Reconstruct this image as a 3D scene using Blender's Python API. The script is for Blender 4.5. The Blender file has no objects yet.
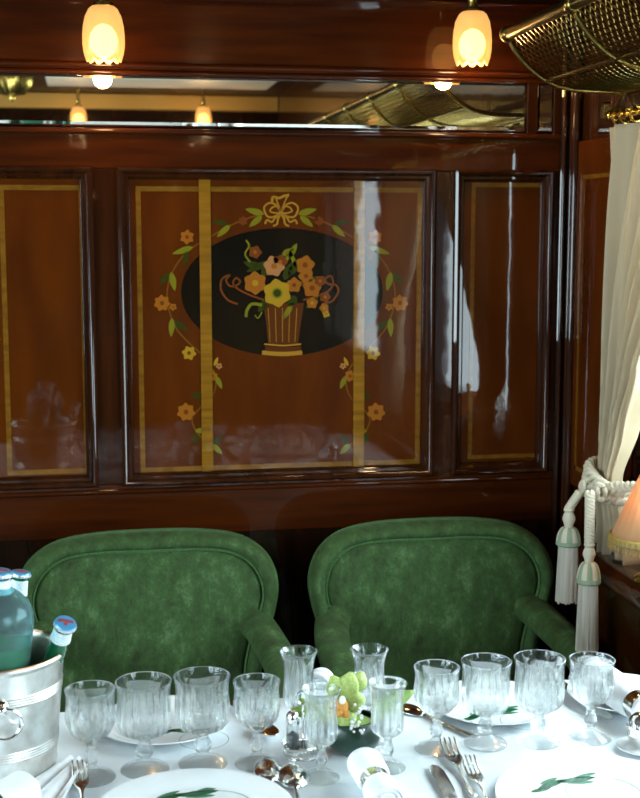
import bpy, math, random
from math import sin, cos, pi, radians
from mathutils import Vector, Matrix
random.seed(7)
scene = bpy.context.scene
C = scene.collection

# ---------------------------------------------------------------- camera
F_PX, PITCH, YAW = 1300.0, math.atan(170/1300), math.atan(235*math.cos(math.atan(170/1300))/1300)
EYE = Vector((0.0, 0.0, 1.47))
cam_d = bpy.data.cameras.new('camera'); cam = bpy.data.objects.new('camera', cam_d); C.objects.link(cam)
cam_d.sensor_fit = 'HORIZONTAL'; cam_d.sensor_width = 36; cam_d.lens = 36*F_PX/640
cam.location = EYE; cam.rotation_euler = (pi/2-PITCH, 0, -YAW)
cam_d.clip_start = 0.05
cam_d.dof.use_dof = True; cam_d.dof.focus_distance = 2.1; cam_d.dof.aperture_fstop = 11
scene.camera = cam
# ---------------------------------------------------------------- world, lights, exposure
world = bpy.data.worlds.new('world'); scene.world = world; world.use_nodes = True
world.node_tree.nodes['Background'].inputs[0].default_value = (.75, .88, 1, 1)
world.node_tree.nodes['Background'].inputs[1].default_value = 2.0
scene.view_settings.view_transform = 'Standard'; scene.view_settings.look = 'None'
scene.view_settings.exposure = 0.5; scene.view_settings.gamma = 1.0
scene.cycles.sample_clamp_indirect = 0.0; scene.cycles.caustics_refractive = True; scene.cycles.caustics_reflective = True
scene.cycles.max_bounces = 16; scene.cycles.transmission_bounces = 14; scene.cycles.transparent_max_bounces = 24
def area(name, loc, rot, sx, sy, e, col, spread=pi):
    l = bpy.data.lights.new(name, 'AREA'); l.shape = 'RECTANGLE'; l.size = sx; l.size_y = sy; l.energy = e; l.color = col; l.spread = spread
    o = bpy.data.objects.new(name, l); C.objects.link(o); o.location = loc; o.rotation_euler = rot; return o
# daylight outside the windows of the right hand wall (X+) and the left hand wall (X-)
area('daylight_right_near', (1.225, 1.79, 1.325), (0, radians(90), 0), .75, 1.14, 26, (.73, .935, 1))
area('daylight_right_rear', (1.225, .27, 1.325), (0, radians(90), 0), .75, 1.10, 24, (.73, .935, 1))
area('daylight_left_near', (-1.905, 1.25, 1.35), (0, radians(-90), 0), .8, 1.3, 42, (.73, .935, 1))
area('daylight_left_rear', (-1.905, -.5, 1.35), (0, radians(-90), 0), .8, 1.2, 30, (.73, .935, 1))

# ---------------------------------------------------------------- picture measurements -> points on real planes
R_ = Vector((cos(YAW), -sin(YAW), 0)); Fw = Vector((sin(YAW)*cos(PITCH), cos(YAW)*cos(PITCH), -sin(PITCH)))
U_ = R_.cross(Fw)
def ray(px, py): return Fw*F_PX + R_*(px-320) - U_*(py-399)
def onY(px, py, Y): d = ray(px, py); return EYE + d*(Y/d.y)
def onZ(px, py, Z=.75): d = ray(px, py); return EYE + d*((Z-EYE.z)/d.z)
def onX(px, py, X): d = ray(px, py); return EYE + d*(X/d.x)

# ---------------------------------------------------------------- materials
def new_mat(name):
    m = bpy.data.materials.new(name); m.use_nodes = True
    return m, m.node_tree, m.node_tree.nodes['Principled BSDF']
def simple(name, col, rough=.5, metal=0, coat=0, coat_rough=.05, **kw):
    m, t, b = new_mat(name)
    b.inputs['Base Color'].default_value = (*col, 1); b.inputs['Roughness'].default_value = rough
    b.inputs['Metallic'].default_value = metal; b.inputs['Coat Weight'].default_value = coat; b.inputs['Coat Roughness'].default_value = coat_rough
    for k, v in kw.items(): b.inputs[k.replace('_', ' ')].default_value = v
    return m
def noise_mat(name, c1, c2, scale=(10,10,10), nscale=1.0, rough=.5, coat=0, metal=0, bump=0, bscale=30, lo=.35, hi=.65, sheen=0, detail=4, coat_rough=.03, coatbump=0):
    m, t, b = new_mat(name); N, L = t.nodes, t.links
    tc = N.new('ShaderNodeTexCoord'); mp = N.new('ShaderNodeMapping'); mp.inputs['Scale'].default_value = scale
    L.new(tc.outputs['Object'], mp.inputs['Vector'])
    n = N.new('ShaderNodeTexNoise'); n.inputs['Scale'].default_value = nscale; n.inputs['Detail'].default_value = detail
    L.new(mp.outputs[0], n.inputs['Vector'])
    r = N.new('ShaderNodeValToRGB'); r.color_ramp.elements[0].position = lo; r.color_ramp.elements[1].position = hi
    r.color_ramp.elements[0].color = (*c1, 1); r.color_ramp.elements[1].color = (*c2, 1)
    L.new(n.outputs['Fac'], r.inputs[0]); L.new(r.outputs[0], b.inputs['Base Color'])
    b.inputs['Roughness'].default_value = rough; b.inputs['Metallic'].default_value = metal
    b.inputs['Coat Weight'].default_value = coat; b.inputs['Coat Roughness'].default_value = coat_rough
    if coat: b.inputs['Specular IOR Level'].default_value = .04; b.inputs['Coat IOR'].default_value = 1.42
    if sheen:
        b.inputs['Sheen Weight'].default_value = sheen; b.inputs['Sheen Roughness'].default_value = .35
        b.inputs['Sheen Tint'].default_value = (*[min(1, c*3+.2) for c in c2], 1)
    if bump:
        n2 = N.new('ShaderNodeTexNoise'); n2.inputs['Scale'].default_value = bscale; n2.inputs['Detail'].default_value = 3
        L.new(tc.outputs['Object'], n2.inputs['Vector'])
        bp = N.new('ShaderNodeBump'); bp.inputs['Strength'].default_value = bump; bp.inputs['Distance'].default_value = .002
        L.new(n2.outputs['Fac'], bp.inputs['Height']); L.new(bp.outputs[0], b.inputs['Normal'])
    if coatbump:
        n3 = N.new('ShaderNodeTexNoise'); n3.inputs['Scale'].default_value = 14; n3.inputs['Detail'].default_value = 2
        L.new(tc.outputs['Object'], n3.inputs['Vector'])
        bp = N.new('ShaderNodeBump'); bp.inputs['Strength'].default_value = coatbump; bp.inputs['Distance'].default_value = .002
        L.new(n3.outputs['Fac'], bp.inputs['Height']); L.new(bp.outputs[0], b.inputs['Coat Normal'])
    return m
def wood(name, c1, c2, s=(26,26,2.2), coat=1, cb=.12, nscale=1.6, rough=.45):
    return noise_mat(name, c1, c2, scale=s, nscale=nscale, rough=rough, coat=coat, lo=.3, hi=.72, detail=6, coatbump=cb)
M = {}
M['panel'] = wood('panel_veneer', (.054,.0100,.0002), (.094,.0190,.0004), s=(9,9,2.5))
M['frame'] = wood('mahogany', (.016,.0036,.0005), (.042,.0095,.001))
M['rail'] = wood('mahogany_rail', (.023,.0042,.0003), (.064,.0115,.0007), s=(2.0,26,26))
M['dark'] = wood('dark_mahogany', (.006,.002,.0005), (.018,.005,.001))
M['inlay'] = wood('satinwood_inlay', (.12,.048,.004), (.20,.085,.008), s=(30,30,60), nscale=1.2, cb=.1)
M['band'] = wood('satinwood_band', (.15,.062,.004), (.27,.12,.009), s=(4,4,45), nscale=2.0, cb=.1)
M['oval'] = wood('bog_oak', (.004,.0025,.0008), (.013,.007,.0015), s=(6,6,2), cb=.1)
def inl(n, c): return simple(n, (c[0]*.62, c[1]*.55, c[2]*.35), .45, coat=1, coat_rough=.03, Specular_IOR_Level=.04, Coat_IOR=1.42)
M['m_yg'] = inl('inlay_lime', (.24,.24,.02)); M['m_gr'] = inl('inlay_green', (.045,.06,.008)); M['m_or'] = inl('inlay_orange', (.42,.15,.02))
M['m_rd'] = inl('inlay_russet', (.22,.06,.015)); M['m_ye'] = inl('inlay_yellow', (.52,.32,.03)); M['m_pk'] = inl('inlay_pink', (.55,.25,.13))
M['m_gd'] = inl('inlay_gold', (.50,.27,.04)); M['m_st'] = inl('inlay_stem', (.22,.09,.015)); M['m_va'] = inl('inlay_vase', (.13,.035,.008))
M['brass'] = noise_mat('brass', (.50,.33,.07), (.72,.50,.14), nscale=14, rough=.22, metal=1)
M['brass_old'] = noise_mat('aged_brass', (.20,.14,.035), (.42,.30,.08), nscale=20, rough=.28, metal=1)
M['silver'] = noise_mat('silver', (.74,.73,.70), (.90,.89,.87), nscale=12, rough=.13, metal=1)
M['silver_worn'] = noise_mat('worn_silver_plate', (.70,.68,.63), (.84,.84,.82), nscale=6, rough=.36, metal=1, bump=.03, bscale=60)
M['copper'] = simple('worn_copper_edge', (.50,.25,.13), .35, metal=1)
def velvet():
    m = noise_mat('green_velvet', (.013,.024,.001), (.125,.215,.088), nscale=2.2, scale=(12,12,8), rough=.85, sheen=.15, lo=.34, hi=.76, detail=9, bump=.3, bscale=45)
    n = m.node_tree.nodes['Noise Texture']; n.inputs['Roughness'].default_value = .80; e = m.node_tree.nodes['Color Ramp'].color_ramp.elements.new(.54); e.color = (.030,.076,.013,1); n.inputs['Distortion'].default_value = .15; return m
M['velvet'] = velvet()
M['velvet_seam'] = noise_mat('green_velvet_piping', (.02,.07,.015), (.05,.13,.03), nscale=30, rough=.8, sheen=.3)
M['cloth'] = noise_mat('white_tablecloth', (.78,.84,.88), (.84,.89,.92), nscale=4, rough=.85, bump=.3, bscale=9)
M['napkin'] = noise_mat('white_napkin', (.86,.88,.90), (.92,.93,.94), nscale=8, rough=.9, bump=.2, bscale=45, sheen=.1)
M['china'] = simple('white_china', (.84,.87,.88), .12, coat=.5)
M['leafdecal'] = simple('green_glaze', (.015,.11,.045), .2, coat=.5); M['leafdecal2'] = simple('pale_green_glaze', (.06,.20,.11), .2, coat=.5)
M['linedecal'] = simple('grey_glaze_line', (.22,.32,.28), .2, coat=.5)
M['tablewood'] = wood('table_wood', (.05,.02,.01), (.1,.04,.02))
M['carpet'] = noise_mat('dark_carpet', (.015,.02,.03), (.05,.045,.05), nscale=60, rough=1)
M['ceil_dark'] = wood('ceiling_mahogany', (.02,.006,.002), (.05,.014,.004), s=(2,26,26), coat=0)
M['ceil_white'] = simple('white_ceiling_panel', (.75,.72,.62), .5)
M['gold_paint'] = noise_mat('gilded_cornice', (.48,.27,.06), (.66,.40,.10), nscale=30, rough=.45, metal=.4)
M['bowl'] = simple('dark_green_glaze', (.003,.026,.013), .3, coat=.2)
M['petal'] = noise_mat('orchid_petal', (.30,.42,.07), (.52,.62,.22), nscale=40, rough=.5)
M['lip'] = noise_mat('orchid_lip', (.75,.38,.05), (.50,.12,.03), nscale=80, rough=.5, lo=.45, hi=.6)
M['leaf'] = simple('orchid_leaf', (.30,.48,.10), .4); M['berry'] = simple('white_berry', (.85,.87,.83), .4)
M['water_label'] = noise_mat('pale_blue_label', (.55,.72,.80), (.80,.86,.84), nscale=40, rough=.5, lo=.45, hi=.55)
M['capblue'] = simple('blue_cap_print', (.10,.36,.62), .3, metal=.2); M['capred'] = simple('red_cap_mark', (.55,.05,.05), .4)
M['capwhite'] = simple('crimped_white_metal', (.75,.78,.80), .25, metal=.6)
M['pepper'] = simple('pepper_grains', (.05,.05,.05), .8); M['salt'] = simple('salt_grains', (.85,.87,.88), .8)
M['curtain'] = noise_mat('cream_curtain', (.70,.66,.56), (.78,.75,.66), nscale=30, rough=.8, bump=.1, bscale=200)
M['cord'] = noise_mat('cream_cord', (.50,.44,.31), (.68,.62,.50), nscale=120, rough=.8, lo=.4, hi=.6)
M['cord_green'] = noise_mat('sage_thread', (.20,.27,.17), (.30,.37,.26), nscale=80, rough=.8)
M['fringe'] = noise_mat('tassel_fringe', (.42,.38,.31), (.60,.56,.50), scale=(160,160,2), nscale=1, rough=.9)
M['gold_fringe'] = noise_mat('gold_fringe', (.20,.12,.02), (.42,.28,.07), nscale=180, rough=.6)
def translucentish(name, col, tr=.4, trl=.5, glossy=0):
    m, t, b = new_mat(name); N, L = t.nodes, t.links
    b.inputs['Base Color'].default_value = (*col, 1); b.inputs['Roughness'].default_value = .8
    tl = N.new('ShaderNodeBsdfTranslucent'); tl.inputs[0].default_value = (*col, 1)
    tp = N.new('ShaderNodeBsdfTransparent')
    m1 = N.new('ShaderNodeMixShader'); m1.inputs[0].default_value = trl
    L.new(b.outputs[0], m1.inputs[1]); L.new(tl.outputs[0], m1.inputs[2])
    m2 = N.new('ShaderNodeMixShader'); m2.inputs[0].default_value = tr
    L.new(m1.outputs[0], m2.inputs[1]); L.new(tp.outputs[0], m2.inputs[2])
    L.new(m2.outputs[0], N['Material Output'].inputs[0])
    return m, m2, t
M['curtain'], _, _ = translucentish('cream_curtain_cloth', (.62,.50,.33), 0, .35)
M['shade'], _, _ = translucentish('peach_silk_shade', (.80,.50,.26), 0, .5)
M['lace'], mx, t = translucentish('white_lace', (.85,.86,.82), .4, .5)
tc = t.nodes.new('ShaderNodeTexCoord'); vo = t.nodes.new('ShaderNodeTexVoronoi'); vo.inputs['Scale'].default_value = 26; vo.feature = 'DISTANCE_TO_EDGE'
t.links.new(tc.outputs['Object'], vo.inputs['Vector'])
rp = t.nodes.new('ShaderNodeValToRGB'); rp.color_ramp.elements[0].position = .05; rp.color_ramp.elements[0].color = (.05,.05,.05,1)
rp.color_ramp.elements[1].position = .16; rp.color_ramp.elements[1].color = (.55,.55,.55,1)
t.links.new(vo.outputs['Distance'], rp.inputs[0]); t.links.new(rp.outputs[0], mx.inputs[0])
def glass_mat(name, col, thin=.35, rough=0, ior=1.45, white_lift=0):
    m, t, b = new_mat(name); N, L = t.nodes, t.links; N.remove(b)
    g = N.new('ShaderNodeBsdfGlass'); g.inputs['Color'].default_value = (*col, 1); g.inputs['Roughness'].default_value = rough; g.inputs['IOR'].default_value = ior
    tp = N.new('ShaderNodeBsdfTransparent'); tp.inputs[0].default_value = (*col, 1)
    mx = N.new('ShaderNodeMixShader'); mx.inputs[0].default_value = thin
    L.new(g.outputs[0], mx.inputs[1]); L.new(tp.outputs[0], mx.inputs[2])
    tl = N.new('ShaderNodeBsdfTranslucent'); tl.inputs[0].default_value = (.9,.97,1,1); df = N.new('ShaderNodeBsdfDiffuse'); df.inputs[0].default_value = (.9,.97,1,1)
    m2 = N.new('ShaderNodeMixShader'); m2.inputs[0].default_value = .5; L.new(tl.outputs[0], m2.inputs[1]); L.new(df.outputs[0], m2.inputs[2])
    m3 = N.new('ShaderNodeMixShader'); m3.inputs[0].default_value = white_lift; L.new(mx.outputs[0], m3.inputs[1]); L.new(m2.outputs[0], m3.inputs[2])  # white scatter: some etching, mostly mixed in to brighten glass that renders grey
    L.new(m3.outputs[0], N['Material Output'].inputs[0])
    return m
M['crystal'] = glass_mat('cut_crystal', (.99,1,1), .45, white_lift=.012)
M['greenglass'] = glass_mat('pale_bottle_glass', (.50,.80,.84), .35, .12, white_lift=.10)
M['greenwater'] = simple('green_bottle_contents', (.03,.30,.13), .15)
M['darkgreenglass'] = simple('dark_green_bottle', (.01,.12,.05), .08, coat=1)
def pane_mat(name):
    m, t, b = new_mat(name); N, L = t.nodes, t.links; N.remove(b)
    g = N.new('ShaderNodeBsdfGlossy'); g.inputs['Roughness'].default_value = .01
    tp = N.new('ShaderNodeBsdfTransparent'); lw = N.new('ShaderNodeLayerWeight'); lw.inputs[0].default_value = .5
    pw = N.new('ShaderNodeMath'); pw.operation = 'POWER'; pw.inputs[1].default_value = 5; L.new(lw.outputs['Facing'], pw.inputs[0])
    fr = N.new('ShaderNodeMath'); fr.operation = 'MULTIPLY_ADD'; fr.inputs[1].default_value = .9; fr.inputs[2].default_value = .05; L.new(pw.outputs[0], fr.inputs[0])
    mx = N.new('ShaderNodeMixShader'); L.new(fr.outputs[0], mx.inputs[0]); L.new(tp.outputs[0], mx.inputs[1]); L.new(g.outputs[0], mx.inputs[2])
    L.new(mx.outputs[0], N['Material Output'].inputs[0]); return m
M['pane'] = pane_mat('window_glass')
M['mirror'] = simple('mirror_glass', (.80,.78,.70), .015, metal=1)
def lamp_glass(name, s):
    m, t, b = new_mat(name); N, L = t.nodes, t.links
    b.inputs['Base Color'].default_value = (.30,.20,.08,1); b.inputs['Roughness'].default_value = .35
    b.inputs['Emission Color'].default_value = (1,.60,.20,1); b.inputs['Emission Strength'].default_value = s
    tp = N.new('ShaderNodeBsdfTransparent'); tp.inputs[0].default_value = (1,.8,.5,1)
    mx = N.new('ShaderNodeMixShader'); mx.inputs[0].default_value = .38
    L.new(b.outputs[0], mx.inputs[1]); L.new(tp.outputs[0], mx.inputs[2]); L.new(mx.outputs[0], N['Material Output'].inputs[0]); return m
M['lampglass'] = lamp_glass('frosted_amber_shade', .55)
def emit(name, col, s):
    m, t, b = new_mat(name); b.inputs['Base Color'].default_value = (*col,1); b.inputs['Emission Color'].default_value = (*col, 1); b.inputs['Emission Strength'].default_value = s; return m
M['bulb'] = emit('lit_bulb', (1,.70,.38), 22)

# ---------------------------------------------------------------- mesh builder
class MB:
    def __init__(s): s.v = []; s.f = []; s.mi = []; s.cur = 0
    def add(s, vs, fs):
        o = len(s.v); s.v += [tuple(v) for v in vs]
        for f in fs: s.f.append(tuple(i+o for i in f)); s.mi.append(s.cur)
        return s
    def box(s, x0, x1, y0, y1, z0, z1, bev=0):
        if bev:
            b = bev; vs = []
            for (x, sx) in ((x0,1),(x1,-1)):
                for (y, sy) in ((y0,1),(y1,-1)):
                    for (z, sz) in ((z0,1),(z1,-1)):
                        vs += [(x, y+sy*b, z+sz*b), (x+sx*b, y, z+sz*b), (x+sx*b, y+sy*b, z)]
            import bmesh
            bm = bmesh.new()
            for v in vs: bm.verts.new(v)
            bmesh.ops.convex_hull(bm, input=bm.verts); bm.verts.index_update()
            s.add([tuple(v.co) for v in bm.verts], [tuple(v.index for v in f.verts) for f in bm.faces]); bm.free(); return s
        vs = [(x0,y0,z0),(x1,y0,z0),(x1,y1,z0),(x0,y1,z0),(x0,y0,z1),(x1,y0,z1),(x1,y1,z1),(x0,y1,z1)]
        return s.add(vs, [(3,2,1,0),(4,5,6,7),(0,1,5,4),(1,2,6,5),(2,3,7,6),(3,0,4,7)])
    def lathe(s, prof, seg=32, c=(0,0,0), fn=None, M4=None, cap=False):
        vs = []; n = len(prof)
        for i, (r, z) in enumerate(prof):
            for k in range(seg):
                a = 2*pi*k/seg; rr = r if fn is None else fn(r, z, a, i)
                p = Vector((rr*cos(a), rr*sin(a), z))
                if M4 is not None: p = M4 @ p
                vs.append((p.x+c[0], p.y+c[1], p.z+c[2]))
        fs = [(i*seg+k, i*seg+(k+1) % seg, (i+1)*seg+(k+1) % seg, (i+1)*seg+k) for i in range(n-1) for k in range(seg)]
        if cap: fs += [tuple(range(seg-1, -1, -1)), tuple((n-1)*seg+k for k in range(seg))]
        return s.add(vs, fs)
    def tube(s, path, r, seg=10, closed=False, flat=None, cap=True, up=None):
        P = [Vector(p) for p in path]; n = len(P); vs = []
        prev = None
        for i in range(n):
            if closed: t = P[(i+1) % n]-P[i-1]
            else: t = P[min(i+1, n-1)]-P[max(i-1, 0)]
            t.normalize()
            if up is not None: a = Vector(up); a = (a - t*a.dot(t)).normalized()
            elif prev is None:
                a = Vector((0,0,1)) if abs(t.z) < .9 else Vector((1,0,0)); a = (a-t*a.dot(t)).normalized()
            else: a = (prev-t*prev.dot(t)).normalized()
            prev = a; b = t.cross(a)
            rr = r(i/(n-1)) if callable(r) else r
            ra, rb = (rr, rr) if flat is None else (rr*flat[0], rr*flat[1])
            for k in range(seg):
                q = P[i] + a*(cos(2*pi*k/seg)*ra) + b*(sin(2*pi*k/seg)*rb); vs.append(tuple(q))
        m = n if closed else n-1
        fs = [(i*seg+k, i*seg+(k+1) % seg, ((i+1) % n)*seg+(k+1) % seg, ((i+1) % n)*seg+k) for i in range(m) for k in range(seg)]
        if not closed and cap: fs += [tuple(range(seg-1, -1, -1)), tuple((n-1)*seg+k for k in range(seg))]
        return s.add(vs, fs)
    def grid(s, fn, nu, nv, thick=0):
        vs = [fn(i/nu, j/nv) for j in range(nv+1) for i in range(nu+1)]
        fs = [(j*(nu+1)+i, j*(nu+1)+i+1, (j+1)*(nu+1)+i+1, (j+1)*(nu+1)+i) for j in range(nv) for i in range(nu)]
        return s.add(vs, fs)
    def ell(s, c, rx, ry, rz, seg=16, rings=10, M4=None):
        prof = [(max(1e-4, sin(pi*j/rings)), -cos(pi*j/rings)) for j in range(rings+1)]
        vs = []
        for (r, z) in prof:
            for k in range(seg):
                p = Vector((r*cos(2*pi*k/seg)*rx, r*sin(2*pi*k/seg)*ry, z*rz))
                if M4 is not None: p = M4 @ p
                vs.append((p.x+c[0], p.y+c[1], p.z+c[2]))
        fs = [(i*seg+k, i*seg+(k+1) % seg, (i+1)*seg+(k+1) % seg, (i+1)*seg+k) for i in range(rings) for k in range(seg)]
        return s.add(vs, fs)
    def prism(s, pts, d):   # pts 3D polygon, d extrusion vector
        n = len(pts); P = [Vector(p) for p in pts]; D = Vector(d)
        vs = P + [p+D for p in P]
        return s.add(vs, [tuple(range(n)), tuple(range(2*n-1, n-1, -1))] + [(i, i+n, (i+1) % n+n, (i+1) % n) for i in range(n)])
    def build(s, name, mats, parent=None, smooth=True, world=True, angle=40, mods=None):
        me = bpy.data.meshes.new(name)
        vs = s.v
        if parent is not None and world:
            r = parent; off = Vector((0,0,0))
            while r is not None: off += r.location; r = r.parent
            vs = [(v[0]-off.x, v[1]-off.y, v[2]-off.z) for v in s.v]
        me.from_pydata(vs, [], s.f); 
        if not isinstance(mats, (list, tuple)): mats = [mats]
        for m in mats: me.materials.append(M[m] if isinstance(m, str) else m)
        for p, i in zip(me.polygons, s.mi): p.material_index = i
        import bmesh
        bm = bmesh.new(); bm.from_mesh(me); bmesh.ops.remove_doubles(bm, verts=bm.verts, dist=1e-6)
        bmesh.ops.recalc_face_normals(bm, faces=bm.faces); bm.to_mesh(me); bm.free()
        if smooth:
            me.polygons.foreach_set('use_smooth', [True]*len(me.polygons))
            me.set_sharp_from_angle(angle=radians(angle))
        o = bpy.data.objects.new(name, me); C.objects.link(o)
        if parent is not None: o.parent = parent
        return o
def thing(name, label, cat, loc=(0,0,0), group=None, rz=0):
    o = bpy.data.objects.new(name, None); C.objects.link(o); o.location = loc; o.rotation_euler = (0,0,rz); o.empty_display_size = .05
    o['label'] = label; o['category'] = cat
    if group: o['group'] = group
    return o
def tag(o, label, cat, group=None):
    o['label'] = label; o['category'] = cat
    if group: o['group'] = group
    return o
def struct(o): o['kind'] = 'structure'; return o
def copy_tree(o, parent=None):
    c = o.copy(); C.objects.link(c); c.parent = parent
    for ch in list(o.children): copy_tree(ch, c)
    return c
def dup(o, loc, label, rz=0, group=None, sc=None):
    c = copy_tree(o); c.location = loc; c.rotation_euler = (0,0,rz); c['label'] = label
    if group: c['group'] = group
    return c
def rot_to(d):   # matrix turning +Z onto d
    return Vector((0,0,1)).rotation_difference(Vector(d).normalized()).to_matrix().to_4x4()

# ================================================================ ROOM
YW, XR, XL, YB, ZC = 2.79, 1.07, -1.75, -1.75, 2.2
YF = YW-.016      # face of stiles and rails
struct(MB().box(XL-.1, XR+.2, YB-.1, YW+.12, -.06, 0).build('floor', 'carpet', smooth=False))
ceil_ = struct(MB().box(XL-.1, XR+.2, YB-.1, YW+.12, ZC, ZC+.06).build('ceiling', 'ceil_dark', smooth=False))
MB().box(-.17, .95, -1.32, -.92, ZC-.012, ZC, .004).build('ceiling_panel', 'ceil_white', ceil_, smooth=False)
struct(MB().box(XL-.1, XR+.2, YB-.06, YB, 0, ZC).build('wall_rear', 'dark', smooth=False))
struct(MB().box(XL, XR, YB, YB+.03, ZC-.085, ZC-.004, .004).build('trim_1', 'gold_paint', smooth=False))

# ---- front partition
wf = struct(MB().box(XL-.1, XR+.2, YW, YW+.06, 0, ZC).build('wall_front', 'dark', smooth=False))
def Wx(px, py=300, Y=YF): return onY(px, py, Y).x
def Wz(py, px=281, Y=YF): return onY(px, py, Y).z
zT, zB = Wz(170), Wz(479)              # panel openings
def rail(z0, z1, x0=XL, x1=None, d=0, mat='rail', name='rail'):
    return MB().box(x0, XR if x1 is None else x1, YF-d, YW, z0, z1, .002).build(name, mat, wf, smooth=False)
zm0, zm1 = Wz(130, 281), Wz(75, 281)    # mirror band
rail(zT, zm0-.004); rail(zB-.115, zB); rail(zm1+.004, ZC); rail(.0, .12, d=.01)
rail(ZC-.235+.002, ZC, d=.07, name='cornice', mat='dark')
def half_round(z, r, d, name, x0=XL, x1=XR, mat='rail'):
    pr = [(cos(a)*d, sin(a)*r) for a in [pi/2-pi*k/8 for k in range(9)]]
    b = MB(); vs = [(x, YF-p[0], z+p[1]) for x in (x0, x1) for p in pr]
    b.add(vs, [(i, i+1, i+10, i+9) for i in range(8)] + [tuple(range(9))] + [tuple(range(17, 8, -1))])
    return b.build(name, mat, wf, angle=60)
half_round(Wz(69.5), .0085, .016, 'bead_moulding'); half_round(Wz(76), .005, .006, 'bead_moulding')
half_round(Wz(133.5), .007, .012, 'bead_moulding'); half_round(Wz(486), .006, .006, 'bead_moulding')
half_round(Wz(3), .004, .076, 'bead_moulding')
# stiles
xs = {'a': (Wx(-170), Wx(-150)), 'b': (Wx(93,300), Wx(121,300)), 'c': (Wx(433,300), Wx(455,300)), 'd': (Wx(549,300), XR)}
for k, (a, b) in xs.items():
    MB().box(a, b, YF, YW, zB, zT, .002).build('stile', 'frame', wf, smooth=False)
# dado below
MB().box(XL, XR, YF+.004, YW, .12, zB-.115).build('dado', 'dark', wf, smooth=False)
def ring_frame(b, x0, x1, z0, z1, prof, y):    # prof: (inward offset, height out) list; mitred
    vs = []
    for (u, h) in prof:
        vs += [(x0+u, y-h, z0+u), (x1-u, y-h, z0+u), (x1-u, y-h, z1-u), (x0+u, y-h, z1-u)]
    n = len(prof)
    b.add(vs, [(i*4+k, i*4+(k+1) % 4, (i+1)*4+(k+1) % 4, (i+1)*4+k) for i in range(n-1) for k in range(4)])
OG = [(-.004,.0),(-.004,.020),(.001,.024),(.005,.022),(.008,.016),(.011,.012),(.016,.012),(.020,.007),(.022,.001),(.022,-.001)]
def flat_band(b, x0, x1, z0, z1, w, y):
    t = .0005
    b.box(x0, x1, y-t, y, z0, z0+w).box(x0, x1, y-t, y, z1-w, z1).box(x0, x0+w, y-t*1.01, y, z0+w, z1-w).box(x1-w, x1, y-t*1.01, y, z0+w, z1-w)
YP = YW-.004    # field of the panels
def panel(x0, x1, bx0, bx1, by0, by1, w):
    p = MB().box(x0-.002, x1+.002, YP, YW, zB-.002, zT+.002).build('wall_panel', 'panel', wf, smooth=False)
    b = MB(); ring_frame(b, x0, x1, zB, zT, OG, YP); b.build('panel_moulding', 'frame', wf, angle=50)
    b = MB(); flat_band(b, bx0, bx1, by1, by0, w, YP); b.build('inlay_border', 'inlay', p, smooth=False)
    return p
def PW(px, py, dy=0): q = onY(px, py, YP); return q
p_left = panel(xs['a'][1], xs['b'][0], PW(2,300).x, PW(86,300).x, PW(40,185).z, PW(50,474).z, .0105)
p_mid = panel(xs['b'][1], xs['c'][0], PW(137.5,300).x, PW(421,300).x, PW(281,187).z, PW(281,468).z, .0105)
p_right = panel(xs['c'][1], xs['d'][0], PW(470,300).x, PW(543,300).x, PW(505,183).z, PW(505,458).z, .009)

# marquetry of the centre panel
CX = 281.0
def prism_px(b, pts, t=.0006, lift=0): b.prism([tuple(PW(x, y)-Vector((0,lift,0))) for x, y in pts], (0,-t,0))
def leaf_px(b, x0, y0, x1, y1, w, t=.0006, lift=0):
    dx, dy = x1-x0, y1-y0; L = math.hypot(dx, dy); ux, uy = dx/L, dy/L; pts = []
    for k in range(9): s = k/8; r = w*(sin(pi*s**.8))**.8*.5 if 0 < s < 1 else 0; pts.append((x0+dx*s-uy*r, y0+dy*s+ux*r))
    for k in range(7, 0, -1): s = k/8; r = w*(sin(pi*s**.8))**.8*.5; pts.append((x0+dx*s+uy*r, y0+dy*s-ux*r))
    prism_px(b, pts, t, lift)
def line_px(b, pts, w, t=.0006, lift=0):
    P = []; n = len(pts)       # Catmull-Rom
    for i in range(n-1):
        p0, p1, p2, p3 = pts[max(i-1,0)], pts[i], pts[i+1], pts[min(i+2,n-1)]
        for k in range(5):
            s = k/5
            P.append(tuple(.5*((2*p1[j])+(-p0[j]+p2[j])*s+(2*p0[j]-5*p1[j]+4*p2[j]-p3[j])*s*s+(-p0[j]+3*p1[j]-3*p2[j]+p3[j])*s**3) for j in (0,1)))
    P.append(tuple(pts[-1])); L = []; R = []
    for i, p in enumerate(P):
        a, c = P[max(i-1,0)], P[min(i+1,len(P)-1)]; dx, dy = c[0]-a[0], c[1]-a[1]; l = math.hypot(dx, dy) or 1
        L.append((p[0]-dy/l*w/2, p[1]+dx/l*w/2)); R.append((p[0]+dy/l*w/2, p[1]-dx/l*w/2))
    for i in range(len(P)-1): prism_px(b, [L[i], L[i+1], R[i+1], R[i]], t, lift)
def flower_px(b, x, y, r, n=6, c_out=0, c_in=1, rot=0, lift=0, wid=.75):
    for k in range(n):
        a = rot+2*pi*k/n; b.cur = c_out; leaf_px(b, x+cos(a)*r*.12, y+sin(a)*r*.12, x+cos(a)*r, y+sin(a)*r, r*wid, .0006+.00003*k, lift)
    b.cur = c_in; prism_px(b, [(x+cos(2*pi*k/10)*r*.27, y+sin(2*pi*k/10)*r*.27) for k in range(10)], .0010, lift); b.cur = 0
b = MB(); n = 56
prism_px(b, [(CX+1+101*cos(2*pi*k/n), 292+64*sin(2*pi*k/n)) for k in range(n)], .0005); b.build('oval_medallion', 'oval', p_mid, smooth=False)
LIFT = .0006
b = MB(); mats = ['m_st','m_yg','m_gr','m_or','m_rd','m_ye','m_pk']
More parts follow.
